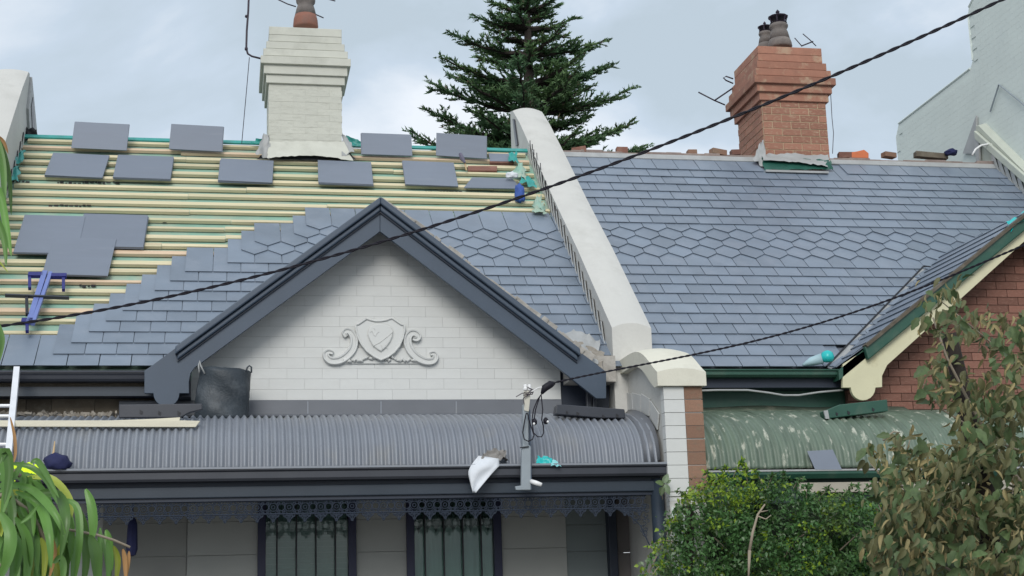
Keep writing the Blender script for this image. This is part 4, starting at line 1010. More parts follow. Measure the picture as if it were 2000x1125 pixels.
# notched metal pieces
def notched(name, pts, Y, m, notches, label, d=.12):
    o = thing(name, label, 'gutter piece', at(*pts[0], Y)); 
    mb = MB(); mb.prism([at(*p, Y) for p in pts], (0, d, 0)); mb.build('trough', m, o, bevel=.008)
    for (x, y, s) in notches:
        mb = MB(); mb.prism([at(a, b, Y - .006) for a, b in ((x - s, y), (x - s, y + 2.4 * s), (x + s * .4, y + 3 * s), (x + s, y + 1.2 * s))], (0, .006, 0)); mb.build('bracket_slot', M_BLACK, o)
    return o
notched('gutter_offcut', [(1087, 790), (1085, 809), (1170, 816), (1222, 817), (1220, 799), (1100, 790)], sheet_y(818) - .1, M_GUT, [(1108, 802, 2.2), (1129, 804, 2.6), (1179, 810, 2.4), (1206, 808, 2.6)], 'dark grey gutter offcut lying on top of the grey verandah roof')
notched('gutter_offcut', [(1609, 803), (1613, 818), (1735, 803), (1733, 780), (1640, 790)], sheet_y(819, PROF2) - .1, M_GREEN, [(1635, 805, 2.2), (1658, 802, 2.6), (1706, 796, 2.4)], 'dark green gutter offcut below the cream bargeboard foot')
poly_end = MB(); poly_end.prism([at(*p, sheet_y(819, PROF2) - .11) for p in ((1609, 802), (1613, 818), (1620, 818), (1617, 801))], (0, .02, 0)); tag(poly_end.build('end_cap', M_LEAD, [o for o in bpy.data.objects if o.name.startswith('gutter_offcut')][-1]))
notched('flashing_offcut', [(232, 790), (232, 816), (352, 816), (370, 806), (395, 800), (395, 788)], sheet_y(818) - .05, M_GUT, [(276, 800, 3.2), (312, 802, 3.0), (350, 802, 3.4)], 'dark metal flashing offcut lying left of the black sack', d=.05)

# black bulk sack
sk = thing('rubble_sack', 'black woven sack with two loop handles in front of the gable wall', 'sack', at(435, 826, 13.95))
def sackpt(s, t, Y):
    l = (393 - 13 * (1 - t) - 4 * math.sin(t * 3), 720 + 105 * (1 - t)); r_ = (490 - 6 * (1 - t), 726 + 98 * (1 - t))
    return at(l[0] + (r_[0] - l[0]) * s, l[1] + (r_[1] - l[1]) * s, Y)
g_ = []; rs = random.Random(5)
for j in range(13):
    t = j / 12; row = []
    for i in range(33):
        s = i / 32; a = s * 2 * PI
        u_ = .5 - .5 * math.cos(a / 1.0) if False else None
        ss = (1 - math.cos(a)) / 2
        yy = 13.98 - .17 * math.sin(a) * (1 if math.sin(a) > 0 else .6)
        p = sackpt(ss, t, 13.98); p = p + Vector((0, yy - 13.98, .004 * math.sin(s * 25 + t * 5) + 0))
        p += Vector((rs.uniform(-1, 1), rs.uniform(-1, 1), rs.uniform(-1, 1))) * .003
        p.y += .018 * math.sin(t * 9 + s * 14)
        row.append(p)
    g_.append(row)
mb = MB(); mb.sheet(g_); mb.add([sum((q for q in g_[7]), Vector()) / 33] + g_[7], [(0, i, i + 1) for i in range(1, 33)]); mb.build('bag', M_SACK, sk, smooth=True, solid=.003)
for pts in (((389, 728), (388, 714), (390, 705), (392, 714), (400, 730)), ((480, 727), (483, 718), (487, 714), (491, 717), (491, 728))):
    mb = MB(); mb.tube([at(a, b, 13.86) for a, b in pts], .008, 6, flat=.6); mb.build('handle', M_LEAD if pts[0][0] < 400 else M_SACK, sk, smooth=True)

# cloth over the gutter, scraps
dr = rag('draped_cloth', [at(917, 915, 12.90), at(965, 905, 12.92), at(974, 897, 12.96), at(932, 893, 12.98)], M_CLOTHW, None, 8, 4, .012, 2)
bpy.data.objects.remove(dr)
mb = MB(); g_ = []
for j in range(15):
    t = j / 14; xl = 935 - 21 * math.sin(min(1, t * 1.9) * PI / 2) + 14 * max(0, t - .45) ** 1.1 * 1.3; xr = 975 - 52 * max(0, t - .22) ** .9 * 1.08; y = 893 + 69 * t
    xr = max(xr, xl + 1)
    g_.append([at(xl + (xr - xl) * s, y - 8 * (1 - t) * 0 + 6 * (1 - t) * (s - .5), 12.93 + .06 * max(0, .3 - t) / .3 + .018 * math.sin(s * 7 + t * 5) - .02 * s) for s in np.linspace(0, 1, 10)])
mb.sheet(g_); tag(mb.build('draped_cloth', M_CLOTHW, None, smooth=True, solid=.004), 'white cloth hanging to a point over the grey verandah gutter', 'cloth')
tag(rag('crumpled_bag', [at(938, 900, 12.99), at(992, 900, 12.99), at(985, 880, 13.05), at(945, 880, 13.05)], M_CLOTHG, None, 12, 10, .035, 21, .012), 'crumpled grimy bag lying above the white cloth', 'bag')
tag(rag('teal_scrap', [at(1048, 908, 12.99), at(1080, 908, 12.99), at(1077, 891, 13.03), at(1050, 891, 13.03)], M_TEALB, None, 8, 8, .02, 22, .01), 'bright teal plastic scrap in the gutter right of the service bracket', 'plastic scrap')
tag(rag('teal_scrap', [at(1076, 908, 12.95), at(1096, 912, 12.92), at(1088, 899, 13.0), at(1078, 899, 13.0)], mat('pale_teal', (.25, .60, .62), .4, .1, 9), None, 5, 5, .01, 23, .006), 'small pale teal scrap beside the bright teal plastic in the gutter', 'plastic scrap')
rl = thing('membrane_roll', 'short roll of pale and teal membrane at the eave of the brick house', 'roll', at(1600, 710, 14.1))
mb = MB(); mb.tube([at(1568, 713, 14.05), at(1585, 706, 14.05), at(1606, 700, 14.0)], [.012, .045, .055], 12); mb.build('sleeve', mat('pale_membrane', (.35, .50, .55), .5, .2, 6, .3, 25), rl, smooth=True)
mb = MB(); mb.lathe([(.02, -.05), (.055, -.04), (.07, .0), (.055, .05), (.02, .07)], at(1616, 698, 13.98), 12); mb.build('crumpled_end', M_TEALB, rl, smooth=True)
tag(rag('torn_membrane', [at(1972, 452, 13.9), at(2010, 420, 13.9), at(2010, 408, 14.1), at(1968, 436, 14.1)], M_TEALB, None, 6, 4, .02, 24, .01), 'teal membrane edge on the small gable at the right edge', 'membrane')

def slat_on(pts, Y, label):
    mb = MB(); mb.prism([at(*p, y) for p, y in pts], (0, .004, .010)); return tag(mb.build('loose_slate', M_SLATE2, None), label, 'slate', 'loose slates laid out on the battens')
slat_on([((1592, 917), 12.99), ((1644, 917), 12.99), ((1627, 880), 13.05), ((1577, 883), 13.05)], 0, 'loose slate standing on the green verandah roof by its gutter')
# navy tool bag and hi-vis cloth in the gutter at the left
blob('tool_bag', at(112, 905, 12.98), (.11, .07, .085), M_NAVY, 'navy tool bag sitting in the gutter behind the palm leaves', 'bag', 9, rough=.1)
o = MB(); o.tube([at(103, 896, 13.02), at(107, 862, 13.1)], [.012, .005], 6); tag(o.build('wooden_stake', M_HAMH, None), 'pale wooden stake sticking up from the navy tool bag', 'stake')
tag(rag('hi_vis_vest', [at(36, 926, 12.4), at(78, 926, 12.4), at(74, 903, 12.5), at(34, 905, 12.5)], M_HIVIS, None, 10, 8, .02, 31, .01), 'hi vis yellow vest lying behind the palm leaves at the left', 'vest')
tag(rag('hi_vis_vest', [at(16, 950, 12.35), at(30, 935, 12.35), at(32, 905, 12.4), at(20, 908, 12.4)], M_HIVIS, None, 6, 8, .015, 32, .008), 'yellow strap of hi vis fabric beside the ladder rail', 'vest')

# service bracket
sv = thing('service_bracket', 'grey metal service bracket with white insulators and looped cables above the gutter', 'bracket', at(1028, 958, 12.88))
YS = 12.88
poly_px('mast', [(1018, 957), (1037, 957), (1037, 872), (1032, 868), (1033, 790), (1021, 790), (1021, 870), (1019, 880)], YS, .05, M_GREYP, sv, bevel=.006)
poly_px('upper_plate', [(1024, 802), (1033, 804), (1036, 775), (1033, 762), (1023, 764)], YS - .01, .03, mat('cream_metal', (.55, .53, .46), .5, .1, 8), sv, bevel=.004)
poly_px('mast_side', [(1037, 957), (1039, 955), (1036, 800), (1033, 800)], YS + .01, .04, M_CHAR, sv)
poly_px('foot_plate', [(1006, 950), (1019, 948), (1019, 957), (1008, 957)], YS, .03, M_GREYP, sv, bevel=.004)
poly_px('clamp', [(1016, 873), (1033, 871), (1033, 873), (1016, 875)], YS - .015, .02, M_BLACK, sv)
mb = MB(); mb.tube([at(1037, 940, YS), at(1046, 943, YS - .03), at(1058, 947, YS - .05)], [.02, .022, .018], 10); mb.build('conduit_stub', M_WHITEP, sv, smooth=True)
for x in (1026, 1034):
    mb = MB(); mb.lathe([(.005, -.02), (.018, -.01), (.02, .01), (.013, .02), (.018, .03), (.010, .042)], at(x, 760, YS - .01), 10); mb.build('insulator', M_WHITEP, sv, smooth=True)
mb = MB()
for q in ([(1008, 775), (1020, 768), (1042, 766)], [(1024, 766), (1030, 770), (1040, 760)], [(1022, 772), (1040, 770)], [(1040, 766), (1022, 778), (1024, 790)], [(1030, 756), (1042, 762), (1040, 770)]): mb.tube([at(a, b, YS - .03) for a, b in q], .004, 5)
mb.build('tie_wire', M_IRON, sv)
for q in ([(1059, 768), (1050, 780), (1042, 800), (1039, 820), (1042, 845), (1050, 853), (1058, 853), (1062, 845), (1061, 830)], [(1028, 806), (1024, 825), (1021, 845), (1024, 858), (1032, 862), (1040, 858), (1043, 850), (1038, 835), (1033, 820), (1030, 806)], [(1057, 772), (1060, 800), (1058, 820), (1062, 835)], [(1054, 775), (1046, 800), (1043, 822)]):
    P = [at(a, b, YS - .05) for a, b in q]; mb = MB(); mb.tube(P, .0055, 6); mb.build('cable_loop', M_CABLE, sv, smooth=True)
for x, y in ((1044, 824), (1066, 822)):
    mb = MB(); mb.lathe([(.008, -.03), (.022, -.02), (.024, .01), (.01, .03)], at(x, y, YS - .05), 8); mb.build('connector', M_CABLE, sv, smooth=True)
for x, y in ((1043, 828), (1070, 824)):
    mb = MB(); mb.lathe([(.006, -.01), (.012, 0), (.006, .012)], at(x, y, YS - .08), 8); mb.build('connector_cap', M_WHITEP, sv, smooth=True)
mb = MB(); mb.tube([at(1058, 769, YS - .06), at(1064, 758, YS - .06), at(1076, 750, YS - .06), at(1084, 748, YS - .06)], [.012, .034, .034, .012], 10); mb.build('cable_clamp', M_CABLE, sv, smooth=True)
mb = MB(); mb.tube([at(1040, 764, YS - .03), at(1052, 757, YS - .05), at(1062, 756, YS - .06)], .006, 6); mb.build('clamp_tail', M_WHITEP, sv)

# overhead cables
def cable(name, pts, Ys, r, label, tw=True, ext=3):
    n = len(pts); P = []
    Y = np.interp(np.linspace(0, 1, 60), np.linspace(0, 1, len(Ys)), Ys)
    xs = [p[0] for p in pts]; X = np.linspace(xs[0], xs[-1], 60)
    # smooth the measured heights with a cubic fit: a hanging cable
    co = np.polyfit(np.array(xs) / 1000, [p[1] for p in pts], 4)
    for x, y in zip(X, Y): P.append(at(x, float(np.polyval(co, x / 1000)), float(y)))
    e0, e1 = (P[0] - P[1]) * 5, (P[-1] - P[-2]) * 5      # the cable runs on past both edges of the view
    P = [P[0] + e0 * k for k in range(ext, 0, -1)] + P + ([P[-1] + e1 * k for k in range(1, 4)])
    mb = MB(); NP = len(P) - 1
    if tw:
        k = 0; Q1, Q2 = [], []
        n2 = 560
        for i in range(n2):
            t = i / (n2 - 1) * NP; a = int(min(t, NP - 1)); p = P[a].lerp(P[a + 1], t - a); th = t * 4.2
            o_ = Vector((math.cos(th) * .2, math.cos(th) * .2, math.sin(th))) * r * .62
            Q1.append(p + o_); Q2.append(p - o_)
        mb.tube(Q1, r * .72, 6); mb.tube(Q2, r * .72, 6)
    else: mb.tube(P, r, 6)
    return tag(mb.build(name, M_CABLE, None, smooth=True), label, 'cable', 'overhead cables')
cable('overhead_cable', [(-60, 645), (8, 634), (125, 620), (279, 590), (500, 541), (688, 488), (764, 468), (881, 427), (1000, 391), (1069, 366), (1159, 334), (1350, 265), (1449, 222), (1673, 128), (1800, 70), (1955, 0), (2080, -58)], (12.6, 10.6, 8.8), .0105, 'thick twisted black cable crossing the whole view from lower left to upper right')
cable('overhead_cable', [(1084, 748), (1110, 741), (1188, 723), (1273, 709), (1400, 684.5), (1578, 638), (1734, 586), (1827, 549), (1944, 506), (2000, 478), (2080, 445)], (12.8, 11.5, 9.9), .0075, 'thinner black cable from the service bracket across to the right gable', ext=0)

# aerials
def aerial(pts_sets, label, r=.008, Y=17.9, m=None):
    o = thing('tv_aerial', label, 'aerial', at(*pts_sets[0][0][0], Y))
    for pts, rad, nm in pts_sets:
        mb = MB(); mb.tube([at(a, b, Y) for a, b in pts], rad, 6); mb.build(nm, m or M_IRON, o, smooth=True)
aerial([([(487, -40), (485, 20), (482, 60), (481, 95), (484, 105), (492, 110), (512, 115)], .013, 'mast'), ([(482, 30), (481, 34)], .02, 'joint'), ([(481, 93), (481, 98)], .02, 'joint')], 'bent dark aerial mast fixed to the left side of the white chimney')
aerial([([(545, 0), (562, 8), (578, 13)], .008, 'element'), ([(614, 27), (632, 35)], .008, 'element'), ([(640, -2), (655, 2)], .008, 'element'), ([(520, -14), (545, 0)], .008, 'boom')], 'thin aerial rods beside the terracotta pot on the white chimney', Y=18.3)
mb = MB(); mb.tube([at(487, 112, 17.7), at(482, 170, 17.75), at(472, 281, 17.9)], .005, 5); tag(mb.build('aerial_wire', M_IRON, None), 'thin wire dropping from the bent aerial mast to the ridge', 'wire')
aerial([([(1364, 180), (1395, 196), (1416, 205)], .010, 'element'), ([(1396, 196), (1430, 173)], .012, 'boom'), ([(1432, 163), (1418, 157), (1413, 152), (1418, 149), (1432, 154)], .010, 'loop')], 'blue and black aerial sticking out left of the brick chimney', Y=18.9, m=M_IRON)
aerial([([(1552, 74), (1566, 90)], .007, 'element'), ([(1565, 90), (1588, 81)], .010, 'boom'), ([(1568, 66), (1582, 78), (1594, 90)], .007, 'element')], 'small aerial on top of the brick chimney right of the pots', Y=18.8)
mb = MB(); mb.tube([at(1622, 175, 18.0), at(1625, 230, 18.0), at(1628, 260, 18.0), at(1626, 300, 18.0)], .005, 5); tag(mb.build('aerial_wire', M_IRON, None), 'thin wire hanging down right of the brick chimney', 'wire')

# ------------------------------------------------------------------ plaster crest on the gable
YC = 14.345
cr_ = thing('gable_crest', 'white plaster crest with shield and scrolls on the gable wall', 'crest', at(742, 712, 14.33))
def quad(*a): return a
sh = [(716, 622), (725, 625), (733, 627), (743, 627), (755, 625), (765, 621), (774, 627), (784, 634), (789, 634), (790, 645), (787, 660), (780, 676), (770, 688), (758, 697), (744, 703), (730, 696), (716, 685), (706, 672), (699, 658), (695, 640), (695, 634), (700, 633)]
poly_px('shield', sh, YC - .045, .055, M_WBRICK, cr_, bevel=.006)
ov = [(742 + dx, y) for dx, y in ((-24, 645), (-20, 636), (-11, 631.5), (0, 630.5), (14, 632.5), (24, 638), (27, 647), (26, 657), (21, 668), (13, 679), (2, 688), (-6, 683), (-16, 674), (-22, 662), (-25, 653))]
poly_px('oval_rim', ov, YC - .051, .012, M_JOINT, cr_)
cc = (743, 658); poly_px('oval_boss', [(cc[0] + (a - cc[0]) * .94, cc[1] + (b - cc[1]) * .94) for a, b in ov], YC - .066, .02, M_WBRICK, cr_, bevel=.009)
mb = MB(); mb.tube([at(a, b, YC - .067) for a, b in ((728, 676), (742, 669), (756, 658), (767, 648))], .004, 5); mb.tube([at(a, b, YC - .068) for a, b in ((722, 649), (727, 647), (730, 655), (733, 657), (737, 650), (741, 648))], .003, 5)
for q in ((744, 674, 748, 682), (753, 674, 756, 679), (730, 641, 733, 644)): mb.tube([at(q[0], q[1], YC - .068), at(q[2], q[3], YC - .068)], .003, 5)
mb.build('relief_lines', M_JOINT, cr_)
mb = MB(); mb.tube([at(a, b, YC - .05) for a, b in sh + sh[:1]], .011, 6); mb.build('shield_rim', M_WBRICK, cr_, smooth=True)
def scroll(pts, w0, Yf, par, nm='scroll'):
    P = np.array(pts, float); n = len(pts); t = np.linspace(0, n - 1, 70)
    X = np.interp(t, range(n), P[:, 0]); Yp = np.interp(t, range(n), P[:, 1])
    for _ in range(4): X[1:-1] = (X[:-2] + X[1:-1] + X[2:]) / 3; Yp[1:-1] = (Yp[:-2] + Yp[1:-1] + Yp[2:]) / 3
    C = [at(x, y, Yf) for x, y in zip(X, Yp)]; g_ = []
    for i, c in enumerate(C):
        d = (C[min(i + 1, 69)] - C[max(i - 1, 0)]).normalized(); s_ = Vector((d.z, 0, -d.x)); w_ = w0 * (.45 + .55 * math.sin(PI * i / 69))
        g_.append([c + s_ * (w_ * a_) + Vector((0, -h_, 0)) for a_, h_ in ((-1, -.02), (-1, .022), (-.82, .034), (-.45, .030), (-.30, .018), (.35, .018), (.5, .032), (.85, .034), (1, .022), (1, -.02))])
    mb = MB(); mb.sheet(g_); mb.add(g_[0], [tuple(range(10))]); mb.add(g_[-1], [tuple(range(9, -1, -1))]); return mb.build(nm, M_WBRICK, par)
Ls = [(676, 658), (671, 651), (676, 646), (684, 648), (691, 658), (692, 670), (688, 684), (676, 697), (662, 705), (646, 706), (637, 699), (636, 690), (642, 687), (650, 690)]
Rs = [(808, 656), (813, 662), (808, 667), (800, 662), (798, 655)][::-1] + [(814, 651), (804, 650)] 
Rs = [(806, 662), (814, 664), (818, 658), (812, 651), (802, 650), (795, 660), (796, 674), (803, 688), (816, 700), (832, 707), (846, 706), (851, 698), (848, 690), (840, 692)]
scroll(Ls, .043, YC - .008, cr_); scroll(Rs, .043, YC - .008, cr_)
poly_px('base_panel', [(666, 710), (820, 710), (808, 694), (795, 680), (690, 680), (680, 694)], YC - .012, .02, M_WBRICK, cr_)
mb = MB(); rl_ = random.Random(3)
for k in range(26):
    x = 672 + k * 5.6 + rl_.uniform(-2, 2); y = 706 - 12 * math.exp(-((x - 742) / 34) ** 2) * rl_.uniform(.2, 1) + rl_.uniform(-2, 2); a = rl_.uniform(-1, 1)
    mb.tube([at(x - 5 * math.cos(a), y + 3 * math.sin(a), YC - .018), at(x, y - 3, YC - .03), at(x + 5 * math.cos(a), y - 3 * math.sin(a), YC - .018)], [.006, .016, .005], 6)
mb.build('acanthus_leaves', M_WBRICK, cr_, smooth=True)

# ================================================================== plants
def leaf_cloud(name, C, D, Nn, Ln, Wd, mats, mi, parent=None, fold=.25, shape='leaf'):
    """many leaves in one mesh: base C, direction D, normal N, length, width (numpy arrays)"""
    C = np.asarray(C, float); D = np.asarray(D, float); D /= np.linalg.norm(D, axis=1)[:, None] + 1e-9
    Nn = np.asarray(Nn, float); Sd = np.cross(D, Nn); Sd /= np.linalg.norm(Sd, axis=1)[:, None] + 1e-9; U = np.cross(Sd, D)
    Ln = np.asarray(Ln)[:, None]; Wd = np.asarray(Wd)[:, None]
    if shape == 'needle':
        V = np.stack([C - Sd * Wd * .5, C + D * Ln, C + Sd * Wd * .5], 1); k = 3; F = [[0, 2, 1]]
    else:
        V = np.stack([C, C + D * Ln * .42 - Sd * Wd * .5 + U * Wd * fold, C + D * Ln * .5, C + D * Ln - U * Ln * .12, C + D * Ln * .42 + Sd * Wd * .5 + U * Wd * fold], 1); k = 5
        F = [[0, 2, 1], [1, 2, 3], [0, 4, 2], [4, 3, 2]]
    n = len(C); F = np.array(F); allF = (F[None] + (np.arange(n) * k)[:, None, None]).reshape(-1, 3)
    me = bpy.data.meshes.new(name); v = V.reshape(-1, 3); c = (v.min(0) + v.max(0)) / 2
    me.vertices.add(len(v)); me.vertices.foreach_set('co', (v - c).ravel()); me.loops.add(allF.size); me.loops.foreach_set('vertex_index', allF.ravel())
    me.polygons.add(len(allF)); me.polygons.foreach_set('loop_start', np.arange(0, allF.size, 3)); 
    for m in mats: me.materials.append(m)
    me.polygons.foreach_set('material_index', np.repeat(np.asarray(mi, int), len(F)).astype(np.int32)); me.update(calc_edges=True)
    o = bpy.data.objects.new(name, me); put(o, parent, Matrix.Translation(c)); return o
def rdir(n): 
    v = rng.normal(size=(n, 3)); return v / np.linalg.norm(v, axis=1)[:, None]

# ---- Norfolk-type pine behind the party wall
YP = 44.0
pine = thing('pine_tree', 'tall dark layered pine tree behind the middle party wall', 'tree', (at(1033, 300, YP).x, YP, 0))
bx_, = (at(1033, 200, YP).x,)
mb = MB(); ztop = at(1040, -60, YP).z
mb.tube([(bx_, YP, 0), (bx_, YP, at(1033, 300, YP).z), (bx_ + .03, YP, at(1033, 100, YP).z), (bx_ + .1, YP, ztop)], [.34, .24, .14, .03], 9); mb.build('trunk', M_TRUNK, pine, smooth=True)
ppm = 2900 / (YP * 1.02)
C_, D_, N_, L_, W_, I_ = [], [], [], [], [], []
limbs = MB(); rp_ = random.Random(11)
def shoot(c, d, l, n=7, brown=0.0):
    for k in range(n):
        t = k / n; p = c + d * l * t
        for _ in range(2):
            dd = (d + Vector((rp_.gauss(0, .55), rp_.gauss(0, .55), rp_.gauss(.18, .30)))).normalized()
            C_.append(p); D_.append(dd); N_.append((rp_.gauss(0, 1), rp_.gauss(0, 1), rp_.gauss(0, 1))); L_.append(rp_.uniform(.09, .18)); W_.append(rp_.uniform(.045, .085)); I_.append(1 if rp_.random() < brown else 0)
T0 = [(-34, 36), (4, 76), (38, 108), (88, 166), (146, 184), (200, 206), (262, 226), (312, 238)]
tiers = []
for (a_, b_), (c_, d_) in zip(T0, T0[1:] + [(350, 200)]): tiers += [(a_, b_, 8), ((a_ + c_) / 2, .62 * (b_ + d_) / 2, 5)]
special = {4: (-1, 158), 5: (1, 168)}
for ti, (py, rad, nb) in enumerate(tiers):
    zc = at(1033, py + 18, YP).z
    a0 = rp_.uniform(0, 2 * PI)
    for b in range(nb):
        a = a0 + 2 * PI * b / nb + rp_.gauss(0, .14)
        if b < 2: a = (0 if b == 0 else PI) + rp_.gauss(0, .12)   # one limb out to each side so the outline carries its tiers
        R_ = rad / ppm * (rp_.uniform(.62, .95) if b >= 2 else rp_.uniform(.94, 1.06))
        dirh = Vector((math.cos(a), math.sin(a), 0)); pts = []; nS = 9
        for i in range(nS + 1):
            t = i / nS; up = R_ * (-.02 * math.sin(t * PI) + .17 * t ** 2.4 + .07 * t)
            wob = Vector((rp_.gauss(0, .03), rp_.gauss(0, .03), rp_.gauss(0, .025))) * (t > 0)
            pts.append(Vector((bx_, YP, zc)) + dirh * R_ * t + Vector((0, 0, up)) + wob)
        limbs.tube(pts, [.075 * (1 - i / nS) + .018 for i in range(nS + 1)], 5)
        side = dirh.cross(Vector((0, 0, 1)))
        nsub = int(20 + R_ * 9); brown = .55 if (rp_.random() < .10) else .03
        for s_ in range(nsub):
            t = .10 + .90 * (s_ / nsub) ** .85; i = min(int(t * nS), nS - 1); p = pts[i].lerp(pts[i + 1], t * nS - i)
            if rp_.random() < .10: continue
            sg = 1 if s_ % 2 else -1
            spread = (1 - t) * .9 + .22
            d = (dirh * rp_.uniform(.5, 1.0) + side * sg * rp_.uniform(.3, 1.1) * min(1, spread + .3) + Vector((0, 0, rp_.uniform(-.05, .42)))).normalized()
            l = R_ * .26 * spread * rp_.uniform(.6, 1.25) + .12
            shoot(p, d, l, max(4, int(l * 13)), brown if t > .5 else .02)
            if l > .45:
                for q in range(3):
                    tt = rp_.uniform(.3, .9); d2 = (d + Vector((rp_.gauss(0, .6), rp_.gauss(0, .6), rp_.uniform(-.1, .5)))).normalized(); shoot(p + d * l * tt, d2, l * .45, 4, .02)
            if l > .5: limbs.tube([p, p + d * l * .8], [.016, .006], 3)
limbs.build('limb', M_TRUNK, pine)
o = leaf_cloud('crown', C_, D_, N_, L_, W_, [M_PINE, M_PINEB], I_, pine, shape='needle'); tag(o, kind='stuff')
nb_pine = len(C_)

# ---- generic bush foliage: clusters of small leaves along wandering stems
def in_poly(x, y, P):
    c = False; n = len(P)
    for i in range(n):
        x0, y0 = P[i]; x1, y1 = P[i - 1]
        if (y0 > y) != (y1 > y) and x < (x1 - x0) * (y - y0) / (y1 - y0) + x0: c = not c
    return c
bush = thing('climbing_bush', 'dense green climbing bush growing over the gutter of the brick house verandah', 'bush', (5.2, 12.4, 0))
PB = [(1300, 1130), (1300, 1060), (1318, 1000), (1345, 975), (1362, 948), (1395, 930), (1425, 922), (1450, 935), (1478, 948), (1520, 935), (1548, 940), (1560, 962), (1600, 968), (1660, 966), (1700, 962), (1720, 1000), (1740, 1130)]
cl = []
while len(cl) < 1100:
    x, y = rng.uniform(1290, 1745), rng.uniform(905, 1135)
    if in_poly(x, y, PB): cl.append((x, y))
C_, D_, N_, L_, W_, I_ = [], [], [], [], [], []
hole = [(1486, 990, 30, 26), (1476, 1030, 12, 26), (1560, 1045, 18, 14), (1650, 1060, 26, 26), (1610, 1010, 14, 10), (1690, 1110, 20, 14), (1420, 1080, 12, 14)]
for (x, y) in cl:
    if any(((x - hx) / a) ** 2 + ((y - hy) / b) ** 2 < 1 for hx, hy, a, b in hole): Yc = 12.95
    else: Yc = 12.2 + abs(rng.normal(0, .35))
    c = np.array(at(x, y, min(Yc, 12.9))); n = rng.integers(7, 20); r = rng.uniform(.03, .09)
    new = 1 if (rng.random() < (.7 if y < 985 and x < 1490 else .08)) else 0
    ax = rdir(1)[0]; ax[2] = -abs(ax[2]) * .3
    for k in range(n):
        p = c + ax * rng.uniform(-1, 1) * r * 1.6 + rng.normal(size=3) * r * .5
        C_.append(p); d = rng.normal(size=3) * .7 + [0, -.35, -.25]; D_.append(d); N_.append(rng.normal(size=3) * .7 + [0, -.4, .8])
        L_.append(rng.uniform(.025, .058)); W_.append(rng.uniform(.014, .032)); I_.append(new if rng.random() < .8 else (2 if rng.random() < .3 else 0))
# ragged sprays that break the outline
spr_ = [(1385, 945, -.2, 1), (1410, 935, .1, 1), (1432, 925, .3, 1), (1500, 945, .2, 1), (1530, 935, -.1, 1), (1550, 945, .4, 1), (1600, 970, .3, .8), (1640, 968, .5, .8), (1330, 1010, -.8, .3), (1315, 1050, -.9, .2), (1348, 975, -.6, .8), (1460, 935, -.2, 1), (1575, 965, .0, 1), (1680, 965, .4, .9), (1305, 1090, -.9, 0), (1395, 938, .5, 1), (1490, 940, -.5, 1)]
tw = MB()
for (x, y, dx, dz) in spr_:
    p = at(x, y + 8, 12.3); d = Vector((dx, -.3, dz)).normalized(); L0 = rng.uniform(.16, .30); Q = []
    for i in range(9):
        t = i / 8; Q.append(p + d * L0 * t + Vector((0, -.02 * t, -.10 * t * t)))
    tw.tube(Q, .004, 4)
    for i in range(34):
        t = rng.uniform(.05, 1) * 8; k = min(int(t), 7); q = Q[k].lerp(Q[k + 1], t - k)
        C_.append(tuple(q)); D_.append(rng.normal(size=3) * .6 + np.array(d) * .3 + [0, -.1, -.2]); N_.append(rng.normal(size=3) * .6 + [0, -.4, .8]); L_.append(rng.uniform(.03, .06)); W_.append(rng.uniform(.016, .03)); I_.append(rng.integers(0, 2) if x < 1500 else 0)
tw.build('twig', M_BRANCH, bush)
o = leaf_cloud('foliage', C_, D_, N_, L_, W_, [M_IVY, M_IVY2, M_IVY3], I_, bush); tag(o, kind='stuff')
for q, r in (([(1464, 1075), (1470, 1040), (1480, 1005), (1494, 985)], .014), ([(1480, 1008), (1496, 1014), (1506, 1006)], .007), ([(1484, 1000), (1500, 997)], .006), ([(1464, 1075), (1462, 1130)], .015), ([(1395, 1050), (1425, 1078)], .007), ([(1525, 1060), (1545, 1085)], .006), ([(1345, 990), (1342, 1060), (1346, 1130)], .03), ([(1350, 985), (1352, 1060), (1350, 1130)], .022), ([(1500, 1130), (1560, 1050), (1640, 1000)], .008), ([(1640, 1075), (1700, 1020)], .007)):
    mb = MB(); mb.tube([at(a, b, 12.02 if q[0][0] in (1464, 1480, 1484) else 12.5) for a, b in q], [r * (1 - .5 * i / (len(q) - 1)) for i in range(len(q))], 7); mb.build('stem', M_BRANCH if q[0][0] > 1360 else M_TRUNK, bush, smooth=True)
mb = MB(); mb.box((WX1 - .05, 12.93, 0), (7.4, 13.02, 2.55)); mb.build('inner_shade_slab', mat('deep_shade_fill', (.012, .022, .010), .95, .5, 9), bush)  # dark slab behind the leaves: the bush's inner shade put into its colour
# spray of broader leaves to the left of the bush, in front of the white pier
vine = thing('pier_vine', 'light green broad leaved vine straggling down the white pier beside the bush', 'vine', (4.0, 12.6, 0))
C_, D_, N_, L_, W_, I_ = [], [], [], [], [], []
for (x, y, s) in ((1330, 985, 16), (1322, 1000, 14), (1318, 1020, 14), (1305, 1040, 16), (1298, 1060, 15), (1312, 1055, 14), (1285, 1070, 14), (1300, 1085, 14), (1275, 1095, 14), (1290, 1105, 16), (1265, 1100, 10), (1308, 1112, 16), (1330, 1050, 12), (1326, 1030, 12), (1340, 1000, 12), (1255, 1125, 12), (1280, 1122, 14), (1318, 1090, 12), (1345, 965, 9)):
    for k in range(int(s * 1.2)):
        p = np.array(at(x + rng.normal(0, 8), y + rng.normal(0, 9), 12.6 + rng.uniform(-.1, .15))); C_.append(p); D_.append(rng.normal(size=3) * .5 + [0, -.2, -.6]); N_.append(rng.normal(size=3) * .4 + [-.1, -1, .5]); L_.append(rng.uniform(.03, .055)); W_.append(rng.uniform(.025, .042)); I_.append(rng.integers(0, 3))
tag(leaf_cloud('foliage', C_, D_, N_, L_, W_, [M_IVY3, M_IVY2, M_IVY], I_, vine), kind='stuff')
